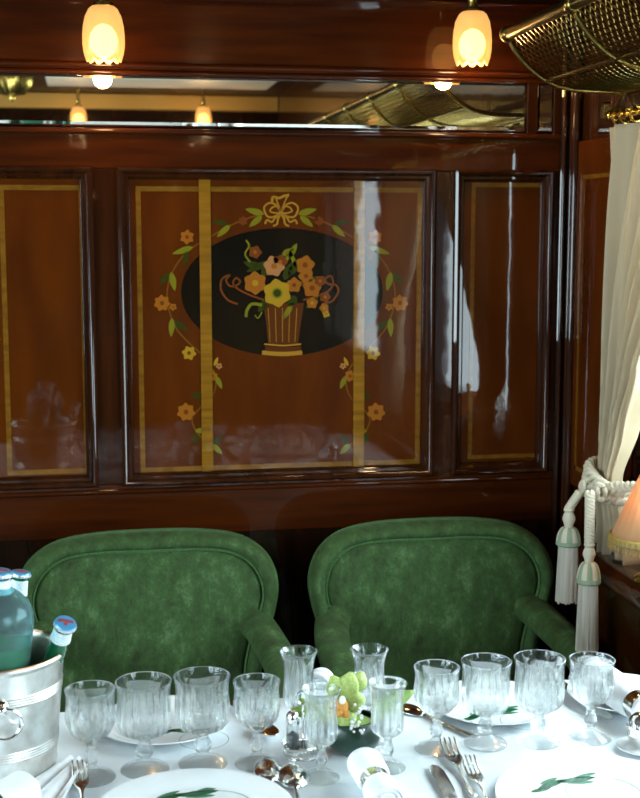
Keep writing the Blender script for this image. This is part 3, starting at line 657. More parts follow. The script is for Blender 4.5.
# ================================================================ CHAIRS
def make_chair(label):
    root = thing('dining_armchair', label, 'chair', (0,0,0), 'green velvet armchairs behind the table')
    DZ = -.024; WX = 1.06
    def outline(t):      # t in [0,1) round; returns (x,z)
        # control polygon of the back, closed smooth loop
        K = [(0,.885),(.10,.884),(.175,.874),(.222,.842),(.242,.79),(.236,.735),(.220,.675),(.207,.60),(.200,.50),(.19,.42),(.10,.40),(0,.40)]
        K = [(x*WX, z+DZ) for x, z in K]; K = K + [(-x, z) for x, z in K[-2:0:-1]]; n = len(K); f = t*n; i = int(f); s = f-i
        p = [K[(i+j-1) % n] for j in range(4)]
        return tuple(.5*((2*p[1][j])+(-p[0][j]+p[2][j])*s+(2*p[0][j]-5*p[1][j]+4*p[2][j]-p[3][j])*s*s+(-p[0][j]+3*p[1][j]-3*p[2][j]+p[3][j])*s**3) for j in (0,1))
    NT = 96; cx, cz = 0, .64
    def bend(x, z): return .20 + (z-.4)*.12 - .9*x*x        # y of the face; sides come forward
    def shell(scales):     # list of (scale_in (m), dy)
        vs = []
        for (ins, dy) in scales:
            for k in range(NT):
                x, z = outline(k/NT); dx, dz = cx-x, cz-z; L = math.hypot(dx, dz)
                x2, z2 = x+dx/L*min(ins, L*.98), z+dz/L*min(ins, L*.98)
                vs.append((x2, bend(x2, z2)+dy, z2))
        n = len(scales)
        return vs, [(i*NT+k, i*NT+(k+1) % NT, (i+1)*NT+(k+1) % NT, (i+1)*NT+k) for i in range(n-1) for k in range(NT)] + [tuple(range(NT)), tuple((n-1)*NT+k for k in range(NT-1,-1,-1))]
    b = MB(); b.add(*shell([(.05,.05),(.012,.046),(.002,.036),(-.002,.022),(0,.006),(.006,-.008),(.014,-.015),(.024,-.016),(.031,-.009),(.033,.004)])); b.build('backrest', 'velvet', root, world=False, angle=60)
    b = MB(); sc = [(.033,.004),(.036,-.004),(.045,-.010),(.065,-.016),(.095,-.021),(.13,-.024),(.17,-.026),(.22,-.027)]
    b.add(*shell(sc)); b.build('back_cushion', 'velvet', root, world=False, angle=60)
    pts = []
    for k in range(NT):
        x, z = outline(k/NT); dx, dz = cx-x, cz-z; L = math.hypot(dx, dz); x2, z2 = x+dx/L*.0335, z+dz/L*.0335; pts.append((x2, bend(x2,z2)-.008, z2))
    MB().tube(pts, .0032, 6, closed=True).build('piping', 'velvet_seam', root, world=False)
    pts = []
    for k in range(NT):
        x, z = outline(k/NT); pts.append((x, bend(x,z)+.030, z))
    MB().tube(pts, .0032, 6, closed=True).build('piping', 'velvet_seam', root, world=False)
    # seat
    b = MB()
    def seat(u, v):
        a = u*2*pi; r = sin(v*pi/2)
        sx = math.copysign(abs(cos(a))**.45, cos(a)); sy = math.copysign(abs(sin(a))**.45, sin(a))
        return (sx*.215*r, -.03+sy*.235*r, .395+.07*max(0, 1-r**6)**.5)
    b.grid(seat, 48, 12); b.grid(lambda u, v: (lambda p: (p[0], p[1], lerp(.395,.33,v)))(seat(u,1)), 48, 2)
    b.build('seat', 'velvet', root, world=False, angle=60)
    for s in (-1, 1):
        P = [(.200*s,.215,.690),(.215*s,.18,.678),(.228*s,.11,.665),(.235*s,.03,.655),(.236*s,-.04,.645),(.234*s,-.08,.625),(.231*s,-.10,.58),(.229*s,-.10,.52),(.227*s,-.10,.45),(.225*s,-.10,.38)]
        Q = []
        for i in range(len(P)-1):
            for j in range(4):
                t = j/4; p0,p1,p2,p3 = [Vector(P[max(0,min(len(P)-1,i+k))]) for k in (-1,0,1,2)]
                Q.append(.5*((2*p1)+(p2-p0)*t+(2*p0-5*p1+4*p2-p3)*t*t+(3*p1-p0-3*p2+p3)*t**3))
        Q.append(Vector(P[-1]))
        MB().tube(Q, lambda t: .037-.006*t, 16, flat=(.85,.98), up=(0,-.3,1) if False else None).build('armrest', 'velvet', root, world=False, angle=60)
        MB().tube([(.19*s,-.22,.34),(.185*s,-.235,.17),(.18*s,-.25,0)], lambda t: .021-.008*t, 10).build('leg', 'frame', root, world=False)
        MB().tube([(.17*s,.20,.40),(.175*s,.23,.2),(.18*s,.26,0)], lambda t: .021-.008*t, 10).build('leg', 'frame', root, world=False)
    MB().box(-.195,.195,-.23,.19,.30,.335,.008).build('seat_frame', 'frame', root, world=False)
    return root
ch1 = make_chair('green velvet armchair on the left, behind the ice bucket')
YCH = 2.33
xc1 = onY(149, 590, 2.56).x; xc2 = onY(429, 580, 2.56).x
ch1.location = (xc1, YCH, 0)
ch2 = dup(ch1, (xc2, YCH, 0), 'green velvet armchair on the right, beside the curtain tassels')

# ================================================================ TABLE AND CLOTH
YT = onZ(228, 702, .75).y
TX0, TX1, TY0 = -.36, .955, 1.10
tb_ = thing('dining_table', 'dining table hidden under the white cloth', 'table', ((TX0+TX1)/2, 1.55, 0))
MB().box(TX0, TX1-.008, TY0, YT, .715, .7415, .004).build('tabletop', 'tablewood', tb_, smooth=False)
for x in (TX0+.06, TX1-.07):
    for y in (TY0+.07, YT-.09): MB().tube([(x,y,.715),(x,y,.4),(x,y,0)], lambda t: .026-.008*t, 12).build('leg', 'tablewood', tb_)
def cloth(u, v):
    # param square with overhang; u,v in 0..1
    ov = .26; w, d = TX1-TX0, YT-TY0; s = u*(w+2*ov)-ov; t = v*(d+2*ov)-ov
    cx, cy = min(max(s,0),w), min(max(t,0),d); ex, ey = s-cx, t-cy; e = math.hypot(ex, ey)
    if e < 1e-9: return (TX0+cx, TY0+cy, .75)
    r = .008; m = max(abs(ex), abs(ey)); ang = min(m/r, pi/2); out = r*sin(ang); down = r*(1-cos(ang)) + max(0, m-r*pi/2)
    nx, ny = ex/e, ey/e; wav = .010*sin((s+t*1.3)*22)*min(1, down/.15) if (TX1-TX0) > 0 else 0
    if ex > 0: wav = 0
    o2 = out+ (wav+.012*min(1,down/.2) if ex <= 0 else 0)
    if ex > 0: o2 = min(o2, .004)
    return (TX0+cx+nx*o2, TY0+cy+ny*o2, .75-down)
b = MB().grid(cloth, 130, 110); o = b.build('tablecloth', 'cloth', angle=60); m_ = o.modifiers.new('t','SOLIDIFY'); m_.thickness = .001; m_.offset = 0
tag(o, 'white tablecloth laid over the dining table', 'tablecloth')
ZT = .7512

# ================================================================ GLASSES
def scale_prof(P, R, H): return [(r*R, z*H) for r, z in P]
PR_WATER = [(1.0,1.0),(.965,.955),(.94,.90),(.94,.83),(.96,.73),(.985,.63),(.985,.56),(.93,.49),(.80,.435),(.58,.40),(.34,.375),(.24,.355),(.21,.33),(.215,.30),(.27,.275),(.31,.24),(.315,.20),(.27,.165),(.215,.145),(.22,.125),(.30,.105),(.50,.075),(.74,.045),(.86,.022),(.875,.008),(.84,0)]
PR_WINE = [(1.0,1.0),(.955,.955),(.93,.90),(.94,.84),(.985,.76),(1.0,.69),(.97,.62),(.86,.55),(.66,.485),(.42,.44),(.26,.41),(.20,.385),(.19,.35),(.22,.31),(.27,.28),(.30,.24),(.29,.20),(.235,.17),(.20,.15),(.22,.125),(.32,.10),(.55,.07),(.80,.04),(.93,.02),(.95,.008),(.92,0)]
PR_FLUTE = [(1.0,1.0),(.93,.965),(.85,.92),(.80,.86),(.79,.78),(.81,.68),(.84,.58),(.85,.52),(.80,.46),(.66,.415),(.46,.385),(.31,.365),(.25,.34),(.24,.30),(.29,.27),(.34,.23),(.33,.19),(.27,.165),(.24,.14),(.30,.11),(.50,.08),(.78,.045),(.92,.02),(.95,.008),(.92,0)]
def glass(name, label, cat, group, prof, R, H, zb, ztop, nf, inner_bottom):
    root = thing(name, label, cat, (0,0,0), group)
    def fl(r, z, a, i):
        z /= H
        if zb < z < ztop: k = smooth((z-zb)/.06)*smooth((ztop-z)/.05); return r - k*R*.07*(1-abs(cos(nf*a/2)))
        if .15 < z < .30: return r*(1-.06*abs(sin(3*a)))
        return r
    outer = scale_prof(prof, R, H); th = .0016
    # refine
    ref = []
    for a, c in zip(outer, outer[1:]): ref += [a, ((a[0]+c[0])/2, (a[1]+c[1])/2)]
    ref.append(outer[-1])
    inn = []
    for r, z in outer:
        if z/H > inner_bottom and r > th*2.5: inn.append((r-th*(1.0 if z/H > .9 else 1.6), z))
    inn = inn[::-1]; inn[-1] = (inn[-1][0], H)
    prof_all = [(.0003, inn[0][1]-.004), (inn[0][0]*.6, inn[0][1]-.0025)] + inn + [(R-.0008, H+.0006)] + ref + [(.0003, .001)]
    n_in = len(inn)+3
    def fn(r, z, a, i): return r if i < n_in else fl(r, z, a, i)
    b = MB(); b.lathe(prof_all, nf*6, fn=fn)
    o = b.build('bowl_and_stem', 'crystal', root, world=False, angle=35)
    return root
def height_for(foot, px_rim):      # world height where the picture row of the rim centre meets the glass axis
    d = ray(px_rim[0], px_rim[1]); t = foot.y/d.y; return EYE.z + d.z*t - .75
WAT = dict(name='water_goblet', cat='glass', prof=PR_WATER, zb=.42, ztop=.80, nf=20, inner_bottom=.42)
WIN = dict(name='wine_glass', cat='glass', prof=PR_WINE, zb=.45, ztop=.80, nf=16, inner_bottom=.46)
FLU = dict(name='champagne_glass', cat='glass', prof=PR_FLUTE, zb=.42, ztop=.82, nf=14, inner_bottom=.41)
GL = [ # kind, foot px, rim px, rim width px, label
 (WIN,(92,778),(88,690),50,'cut crystal wine glass beside the ice bucket'),
 (WAT,(145,770),(143,682),56,'cut crystal goblet second from the left in the left hand row'),
 (WAT,(203,764),(199,677),57,'cut crystal goblet third from the left in the left hand row'),
 (WIN,(257,764),(255,682),48,'cut crystal wine glass left of the cruet stand'),
 (FLU,(299,744),(296,652),38,'tall flared flute glass behind the salt and pepper cruet'),
 (FLU,(321,778),(320,690),41,'tall flared flute glass in front of the cruet, left of the flower bowl'),
 (FLU,(369,740),(367,650),39,'tall flared flute glass behind the orchid bowl'),
 (FLU,(387,768),(383,684),41,'tall flared flute glass right of the orchid bowl, behind the ringed napkin'),
 (WIN,(436,749),(435,668),48,'cut crystal wine glass behind the two forks'),
 (WAT,(485,744),(484,662),53,'cut crystal goblet second from the left in the right hand row'),
 (WAT,(538,742),(537,659),54,'cut crystal goblet third from the left in the right hand row'),
 (WIN,(590,738),(588,660),48,'cut crystal wine glass at the right end, before the rolled napkin'),
]
for kind, fp, rp_, rw, lab in GL:
    f = onZ(*fp, ZT); H = height_for(f, rp_); R = rw/2/F_PX*f.y/ .96
    g = glass(kind['name'], lab, kind['cat'], {'water_goblet':'cut crystal goblets','wine_glass':'small cut crystal wine glasses','champagne_glass':'flared crystal flutes'}[kind['name']], kind['prof'], R, H, kind['zb'], kind['ztop'], kind['nf'], kind['inner_bottom'])
    g.location = (f.x, f.y, ZT)

# ================================================================ PLATES
def plate(label, c, R, deco=0, group='white plates on the cloth', z=ZT):
    root = thing('plate', label, 'plate', (c.x, c.y, z), group)
    P = [(.0003,.0),(R*.66,.0),(R*.71,.002),(R*.76,.005),(R*.97,.0125),(R*1.0,.0140),(R*.995,.0155),(R*.96,.0150),(R*.79,.0085),(R*.74,.0055),(R*.69,.0045),(.0003,.0045)]
    MB().lathe(P, 72).build('dish', 'china', root, world=False, angle=60)
    if deco:
        b = MB(); dx, dy = deco
        def lf(x0,y0,x1,y1,w,ci,zz):
            b.cur = ci; L = math.hypot(x1-x0,y1-y0); ux, uy = (x1-x0)/L, (y1-y0)/L; pts = []
            for k in range(9): s = k/8; r = w*.5*sin(pi*s)**.7 if 0<s<1 else 0; pts.append((x0+(x1-x0)*s-uy*r, y0+(y1-y0)*s+ux*r, zz))
            for k in range(7,0,-1): s = k/8; r = w*.5*sin(pi*s)**.7; pts.append((x0+(x1-x0)*s+uy*r, y0+(y1-y0)*s-ux*r, zz))
            b.prism(pts, (0,0,.0003))
        z0 = .0046
        for (x0,y0,x1,y1,w,ci) in [(-.035,-.006,.0,.012,.009,0),(-.01,.006,.035,.012,.010,0),(-.03,.004,-.005,.018,.006,1),(.0,.002,.03,.001,.006,1),(-.045,-.012,-.02,-.004,.007,0),(.01,.013,.04,.022,.006,1)]:
            lf(x0*1.25+dx,y0*1.25+dy,x1*1.25+dx,y1*1.25+dy,w*1.5,ci,z0)
        b.build('leaf_decoration', ['leafdecal','leafdecal2'], root, world=False, smooth=False)
        b = MB(); r1, r2 = R*.36, R*.372; n = 64; ox, oy = dx+.035, dy-.032
        vs = [(ox+r*cos(2*pi*k/n), oy+r*sin(2*pi*k/n), z0+.0003) for r in (r1, r2) for k in range(n)]
        b.add(vs, [(k, (k+1) % n, n+(k+1) % n, n+k) for k in range(n)]); b.build('line_decoration', 'linedecal', root, world=False, smooth=False)
    return root
def ctr(px, py, R): q = onZ(px, py, ZT+.006); return q
q = onZ(186, 769, ZT+.015); cNL = Vector((q.x, q.y-.125, 0))
q = onZ(566, 754, ZT+.015); cNR = Vector((q.x-.005, q.y-.13, 0))
q = onZ(163, 746, ZT+.012); cFL = Vector((q.x+.004, q.y+.094, 0))
q = onZ(512, 726, ZT+.012); cFR = Vector((q.x, q.y+.094, 0))
plate('white plate with green leaves at the front left, below the four left glasses', cNL, .125, (-.005,.060))
plate('white plate with green leaves at the front right corner', cNR, .13, (-.018,.060))
plate('white plate at the far left edge of the table behind the left goblets', cFL, .095, (.02,-.032))
plate('white plate at the far edge of the table behind the right goblets', cFR, .095, (-.005,-.028))
q = onZ(636, 696, ZT+.01); cSR = Vector((.80, 1.93, 0)); q2 = onZ(640, 714, ZT+.012); cSR = Vector((q2.x+.01, q2.y+.085, 0))
plate('small white plate with the rolled napkin at the right table corner', cSR, .085)

# ================================================================ NAPKINS
def rolled(label, p0, p1, r, ringt, z=ZT, flat=.9, group='rolled napkins with silver rings'):
    p0, p1 = Vector(p0), Vector(p1); root = thing('napkin', label, 'napkin', (p0+p1)/2)
    root['group'] = group
    d = (p1-p0); L = d.length; dn = d.normalized(); side = Vector((dn.y,-dn.x,0)).normalized(); upv = side.cross(dn)
    if upv.z < 0: upv = -upv
    b = MB(); n = 28; seg = 36; vs = []
    for i in range(n+1):
        t = i/n; pinch = 1-.22*math.exp(-((t-ringt)/.09)**2)
        rr = r*pinch*(1+.10*abs(t-ringt))
        if i in (0, n): rr *= .96
        for k in range(seg):
            a = 2*pi*k/seg; f = 1+.02*sin(3*a+t*4)
            vs.append(p0+d*t+side*(cos(a)*rr*f)+upv*(sin(a)*rr*f*flat))
    b.add(vs, [(i*seg+k, i*seg+(k+1) % seg, (i+1)*seg+(k+1) % seg, (i+1)*seg+k) for i in range(n) for k in range(seg)])
    for (i, sg) in ((0, -1), (n, 1)):     # rolled ends: spiral recess
        base = p0+d*(i/n); P = []
        rings = [(.96,0),(.86,.002),(.80,-.006),(.72,-.002),(.62,-.001),(.56,-.008),(.46,-.003),(.38,-.003),(.30,-.010),(.0,-.012)]
        vs = [base+dn*(sg*h)+side*(cos(2*pi*k/seg)*r*q_*(1+.10*abs(i/n-ringt)))+upv*(sin(2*pi*k/seg)*r*q_*flat*(1+.10*abs(i/n-ringt))) for q_, h in rings for k in range(seg)]
        b.add(vs, [(j*seg+k, j*seg+(k+1) % seg, (j+1)*seg+(k+1) % seg, (j+1)*seg+k) for j in range(len(rings)-1) for k in range(seg)])
    b.build('napkin_roll', 'napkin', root, angle=60)
    b = MB(); c = p0+d*ringt; vs = []
    w = .012; pr = [(.84,-w),(.88,-w*1.1),(.91,-w*.8),(.89,0),(.91,w*.8),(.88,w*1.1),(.84,w)]
    for q_, h in pr:
        for k in range(40): a = 2*pi*k/40; vs.append(c+dn*h+side*(cos(a)*r*q_)+upv*(sin(a)*r*q_*flat))
    b.add(vs, [(j*40+k, j*40+(k+1) % 40, ((j+1) % 7)*40+(k+1) % 40, ((j+1) % 7)*40+k) for j in range(7) for k in range(40)])
    b.build('napkin_ring', 'silver', root)
    return root
def at_h(px, py, h): return onZ(px, py, ZT+h)
rolled('rolled white napkin in a silver ring in front of the orchid bowl', at_h(364,762,.024), at_h(388,802,.024), .0225, .55)
rolled('rolled white napkin on a front left plate beside the ice bucket', at_h(26,790,.026), at_h(-20,812,.026), .026, .8)
rolled('large rolled white napkin with silver ring at the right end behind the glasses', at_h(594,676,.032), at_h(650,712,.036), .027, .86)
rolled('white napkin roll end between the two rear flute glasses', at_h(318,685,.026), at_h(322,679,.026), .020, .5)
# folded napkin below the bucket
def fold(u, v):
    a = at_h(22, 806, 0); c = at_h(74, 762, 0); s = Vector((c.x-a.x, c.y-a.y, 0)); nrm = Vector((s.y,-s.x,0)).normalized()
    p = Vector((a.x,a.y,0))+s*v+nrm*((u-.35)*.085*(.35+.65*(1-v)))
    return (p.x, p.y, ZT+.003+.010*abs(sin(u*pi*2.5))*(1-.3*v))
o = MB().grid(fold, 30, 16).build('folded_napkin', 'napkin'); o.modifiers.new('t','SOLIDIFY').thickness = .0018
tag(o, 'flat folded white napkin lying below the ice bucket', 'napkin')

# ================================================================ ICE BUCKET
bc = onZ(-3, 765, ZT); RB = .096; HB = height_for(bc, (-2, 651))-.0005
bucket = thing('ice_bucket', 'worn silver plated ice bucket holding bottles at the left edge of the table', 'bucket', (bc.x, bc.y, ZT))
P = [(.0005,.0),(RB*.80,.0),(RB*.83,.003),(RB*.84,.008),(RB*.835,.012)]
def rb(t): return RB*lerp(.835,.965,t)
for t in [i/160 for i in range(161)]:
    z = lerp(.012, HB-.008, t); r = rb(t)
    for c0 in (.16,.185,.21,.235, .70,.725,.75,.775):
        r += .0012*math.exp(-((t-c0)/.006)**2)
    P.append((r, z))
P += [(RB*.985,HB-.006),(RB*1.01,HB-.003),(RB*1.01,HB),(RB*.985,HB+.002),(RB*.955,HB),(RB*.945,HB-.008),(RB*.81,.016),(.0005,.014)]
MB().lathe(P, 72).build('bucket_body', 'silver_worn', bucket, world=False, angle=60)
b = MB(); b.tube([(RB*.985*cos(a), RB*.985*sin(a), HB+.0012) for a in [2*pi*k/72 for k in range(72)]], .0014, 8, closed=True); b.build('rim_edge', 'copper', bucket, world=False)
# handle facing the camera
ha = math.atan2(-1, .16); hz = HB*.70; hx, hy = rb(.7)*cos(ha), rb(.7)*sin(ha); n_ = Vector((cos(ha), sin(ha), 0)); s_ = Vector((-sin(ha), cos(ha), 0))
b = MB(); b.ell((hx+n_.x*.003, hy+n_.y*.003, hz), .010, .006, .012); b.ell((hx+n_.x*.010, hy+n_.y*.010, hz), .006,.006,.006); b.build('handle_mount', 'silver', bucket, world=False)
b = MB(); b.tube([Vector((hx,hy,hz-.019))+n_*.010+s_*(.020*sin(a)+.004)+Vector((0,0,.020*cos(a))) for a in [2*pi*k/32 for k in range(32)]], .0028, 10, closed=True); b.build('ring_handle', 'silver', bucket, world=False)
zr = ZT+HB
def bottle(label, base, tip, R, neck_r, mat, L, big=False):
    base, tip = Vector(base), Vector(tip); d = (tip-base).normalized(); L = (tip-base).length
    root = thing('bottle', label, 'bottle', base); Rm = rot_to(d)
    if big: P = [(.0005,.0),(R*.9,.002),(R,.012),(R,L*.74),(R*.97,L*.79),(R*.84,L*.845),(R*.60,L*.885),(neck_r*1.25,L*.915),(neck_r,L*.935),(neck_r,L-.008),(.0005,L-.008)]
    else: P = [(.0005,.0),(R*.9,.002),(R,.010),(R,L*.50),(R*.9,L*.58),(R*.6,L*.68),(neck_r*1.15,L*.76),(neck_r,L*.82),(neck_r,L-.012),(neck_r*1.15,L-.011),(neck_r*1.15,L-.005),(.0005,L-.005)]
    b = MB(); b.lathe(P, 40, tuple(base), M4=Rm); b.build('bottle_body', mat, root, angle=60)
    if big: b = MB(); b.lathe([(.0005,.004),(R*.93,.006),(R*.93,L*.63),(.0005,L*.63)], 40, tuple(base), M4=Rm); b.build('bottle_contents', 'greenwater', root)
    z0, z1 = (L*.86, L*.965) if not big else (L*.885, L*.955)
    k = 1.05 if not big else 1.15
    b = MB(); b.lathe([(neck_r*(1.2 if not big else 1.35), z0),(neck_r*k*1.08, lerp(z0,z1,.25)),(neck_r*k, z1),(neck_r*.9, z1+.0003)], 32, tuple(base), M4=Rm); b.build('neck_label', 'water_label', root)
    cr = neck_r*1.32
    b = MB(); b.lathe([(cr,L-.007),(cr*1.03,L-.0055),(cr*.98,L-.003)], 63, tuple(base), M4=Rm, fn=lambda r,z,a,i: r*(1+.04*cos(21*a)) if i < 2 else r); b.build('crimped_edge', 'capwhite', root)
    cap = MB(); cap.lathe([(cr*.98,L-.003),(cr*.90,L-.0008),(.0005,L)], 40, tuple(base), M4=Rm); co_ = cap.build('cap', 'capblue', root)
    # red star and red lettering arc on the cap
    b = MB(); ex = Vector((1,0,0)); ex = (ex-d*ex.dot(d)).normalized(); ey = d.cross(ex)
    if ey.z < 0 and abs(d.z) < .9: ey = -ey
    o0 = base+d*(L+.0001)
    st = [o0+ex*(cos(pi/2+k*pi/5)*cr*(.26 if k % 2 == 0 else .11))+ey*(sin(pi/2+k*pi/5)*cr*(.26 if k % 2 == 0 else .11)-cr*.22) for k in range(10)]
    b.prism(st, d*.0004)
    for k in range(7):       # small upright letter strokes
        xx = (k-3)*cr*.19; yy = cr*.18-abs(k-3)*cr*.02; w, h = cr*.055, cr*.17
        q = [o0+ex*(xx-w)+ey*(yy-h), o0+ex*(xx+w)+ey*(yy-h), o0+ex*(xx+w*.9)+ey*(yy+h), o0+ex*(xx-w*.9)+ey*(yy+h)]
        b.prism([p-d*.0004 for p in q], d*.0007)
    b.build('red_cap_mark', 'capred', co_, smooth=False)
    return root
rt = Vector((bc.x, bc.y, ZT+.018))
bb1 = bottle('large pale green glass bottle standing in the ice bucket', rt+Vector((-.018,-.022,.0)), onY(-2,570,bc.y-.024), .052, .015, 'greenglass', .3, big=True)
bb2 = bottle('small green bottle with blue cap upright behind the large bottle', rt+Vector((.002,.057,0)), onY(21,571,bc.y+.055), .019, .0105, 'darkgreenglass', .24)
bb3 = bottle('small green bottle with blue cap leaning over the right rim of the bucket', rt+Vector((.040,.040,.004)), onY(66,622,bc.y-.045), .019, .0115, 'darkgreenglass', .24)
# bottle inside
# ================================================================ CRUET, FLOWERS
cc = onZ(303, 757, ZT); k = cc.y/F_PX
cru = thing('cruet_stand', 'oval silver cruet stand holding salt and pepper left of the orchid bowl', 'cruet', (cc.x, cc.y, ZT))
def ov(b, P, rx=1.0, ry=.62):
    b.lathe(P, 48); b.v = [(x*rx, y*ry, z) for x, y, z in b.v]
b = MB(); R = 20*k; ov(b, [(.0005,.0),(R*.9,.0),(R*1.0,.002),(R*.95,.005),(R*.98,.015),(R*1.04,.017),(R*1.0,.0185),(R*.93,.016),(R*.90,.006),(.0005,.005)], 1, .7); b.build('tray', 'silver', cru, world=False)
b = MB()
for i in range(40):
    a = 2*pi*i/40; b.ell((R*1.0*cos(a), R*.70*sin(a), .010), .0013,.0013,.005, 6, 5)
b.build('beaded_gallery', 'silver', cru, world=False)
b = MB(); b.tube([(0,0,.005),(0,0,.075)], .0018, 8); b.tube([(.009*sin(a),0,.084-.009*cos(a)) for a in [2*pi*i/20 for i in range(20)]], .0016, 6, closed=True); b.build('handle', 'silver', cru, world=False)
for nm, sx, fill, lab in (('pepper_shaker', -.0145, 'pepper', 'glass pepper shaker with silver top in the cruet stand'), ('salt_shaker', .012, 'salt', 'glass salt shaker with silver top in the cruet stand')):
    sh = thing(nm, lab, 'shaker', (cc.x+sx, cc.y-.002, ZT+.0055))
    MB().lathe([(.0003,0),(.0085,0),(.0092,.002),(.0088,.045),(.0075,.048),(.0068,.048),(.0078,.044),(.0078,.004),(.0003,.003)], 12).build('glass_body', 'crystal', sh, world=False, angle=20)
    MB().lathe([(.0003,.0042),(.0074,.0042),(.0074,.034 if fill == 'salt' else .028),(.0003,.035)], 12).build('contents', fill, sh, world=False)
    MB().lathe([(.0094,.044),(.0098,.048),(.0092,.055),(.007,.060),(.003,.0625),(.0003,.063)], 24).build('silver_top', 'silver', sh, world=False)
fb = onZ(353, 752, ZT); kf = fb.y/F_PX
bowl = thing('flower_bowl', 'dark green round bowl under the orchid at the centre of the table', 'bowl', (fb.x, fb.y, ZT))
MB().lathe([(.0003,0),(.018,0),(.022,.003),(.034,.013),(.0405,.028),(.040,.042),(.034,.050),(.030,.050),(.036,.041),(.036,.028),(.02,.012),(.0003,.010)], 48).build('bowl', 'bowl', bowl, world=False)
fo = Vector((fb.x, fb.y, ZT+.05))
orc = thing('orchid', 'pale green orchid with orange lip and white berries in the dark bowl', 'flower', (fb.x, fb.y, ZT+.045))
def petal(b, base, tip, w, nrm, curl=.15, nseg=10):
    base, tip, nrm = Vector(base), Vector(tip), Vector(nrm).normalized(); d = tip-base; L = d.length; s = d.cross(nrm).normalized()
    def fn(u, v):
        ww = w*sin(pi*min(.97, v*.93+.07))**.75; x = (u-.5)*ww
        return tuple(base+d*v+s*x+nrm*(-curl*L*v*v+ .25*w*(1-(2*u-1)**2)*sin(pi*v)))
    b.grid(fn, 8, nseg)
pc = onY(343, 703, fb.y-.025)
for tip_px, w, c_ in (((352,672),.034,.05),((332,676),.030,.1),((366,700),.032,.1),((327,712),.026,.1),((352,736),.028,.1)):
    b = MB(); petal(b, pc+Vector((0,.006,0)), onY(*tip_px, fb.y-.03), w, (0,-1,.25), c_); o = b.build('petal', 'petal', orc); o.modifiers.new('t','SOLIDIFY').thickness = .0008
b = MB(); petal(b, pc+Vector((.016,.016,.008)), onY(364,672,fb.y-.01), .030, (.3,-1,.2), .1); o = b.build('petal', 'petal', orc); o.modifiers.new('t','SOLIDIFY').thickness = .0008
b = MB(); b.ell(tuple(pc+Vector((-.003,-.006,-.004))), .0095,.007,.013, 14, 10); b.ell(tuple(pc+Vector((-.007,-.010,-.010))), .006,.005,.006, 10, 8); b.ell(tuple(pc+Vector((.002,-.010,-.012))), .005,.005,.006, 10, 8); o = b.build('lip', 'lip', orc)
b = MB(); b.ell(tuple(pc+Vector((-.003,-.010,.008))), .0045,.005,.006, 10, 8); b.build('column', 'berry', orc)
for a_, t_, w in (((372,712),(414,690),.026),((318,716),(292,708),.020),((330,720),(300,698),.018)):
    b = MB(); petal(b, onY(*a_, fb.y), onY(*t_, fb.y+.01), w, (0,-.7,.7), .05); o = b.build('leaf', 'leaf', orc); o.modifiers.new('t','SOLIDIFY').thickness = .0008
b = MB(); random.seed(3)
for i in range(26):
    q = onY(random.uniform(351,364), random.uniform(704,733), fb.y-.036+random.uniform(-.004,.004)); b.ell(tuple(q), .0024,.0024,.0024, 8, 6); 
b.build('berry_spray', 'berry', orc)
b = MB(); b.tube([fo+Vector((0,0,-.036)), pc+Vector((0,.01,0))], .003, 8); b.tube([fo+Vector((.008,-.004,-.03)), onY(357,722,fb.y-.034)], .0015, 6); b.ell((fb.x,fb.y,ZT+.040), .030,.030,.010); b.build('stem', 'leaf', orc)

# ================================================================ CUTLERY
def frame_along(p0, p1):
    p0, p1 = Vector(p0), Vector(p1); d = p1-p0; d.z = 0; L = d.length; d.normalize(); return p0, d, Vector((d.y,-d.x,0)), L
def fork(label, tip_px, tail_px, W=.022, L=.17, group='silver forks', z=.0):
    p0, d, s, _ = frame_along(onZ(*tip_px, ZT), onZ(*tail_px, ZT)); root = thing('fork', label, 'fork', (p0.x, p0.y, ZT)); root['group'] = group
    def P(a, x, h): q = p0+d*a+s*x; return (q.x, q.y, ZT+z+h)
    def hgt(a): return .004+ .010*math.exp(-((a-.0)/.03)**2)*(1) + .004*math.exp(-((a-.075)/.02)**2)
    for i in range(4):
        x = (i-1.5)*W*.29
        MB().tube([P(a, x*(1+.1*(1-a/.045)), hgt(a)) for a in (0,.006,.015,.028,.045,.052)], lambda t: .0009+.0009*min(1,t*3), 8).build('tine', 'silver', root)
    b = MB(); pts = [(.044,.50),(.052,.52),(.062,.47),(.072,.30),(.082,.16),(.095,.12),(.13,.15),(L-.012,.28),(L-.003,.26),(L,.10)]
    vs = []
    for a, w in pts:
        for kx in range(9):
            u = kx/8*2-1; vs.append(P(a, u*W*w, hgt(a)+ .0012*(1-u*u)+ (.002*u*u if a < .07 else 0)))
    n = 9; b.add(vs, [(i*n+k, i*n+k+1, (i+1)*n+k+1, (i+1)*n+k) for i in range(len(pts)-1) for k in range(n-1)])
    o = b.build('handle', 'silver', root, angle=60); o.modifiers.new('t','SOLIDIFY').thickness = .0018
    return root
fork('silver dinner fork, the larger of the two before the right hand wine glass', (446,747), (490,830))
fork('silver salad fork, the smaller of the two, right beside the dinner fork', (467,765), (502,830), W=.019, L=.15)
fork('silver fork standing out below the wine glass beside the ice bucket', (80,770), (84,840), W=.021)
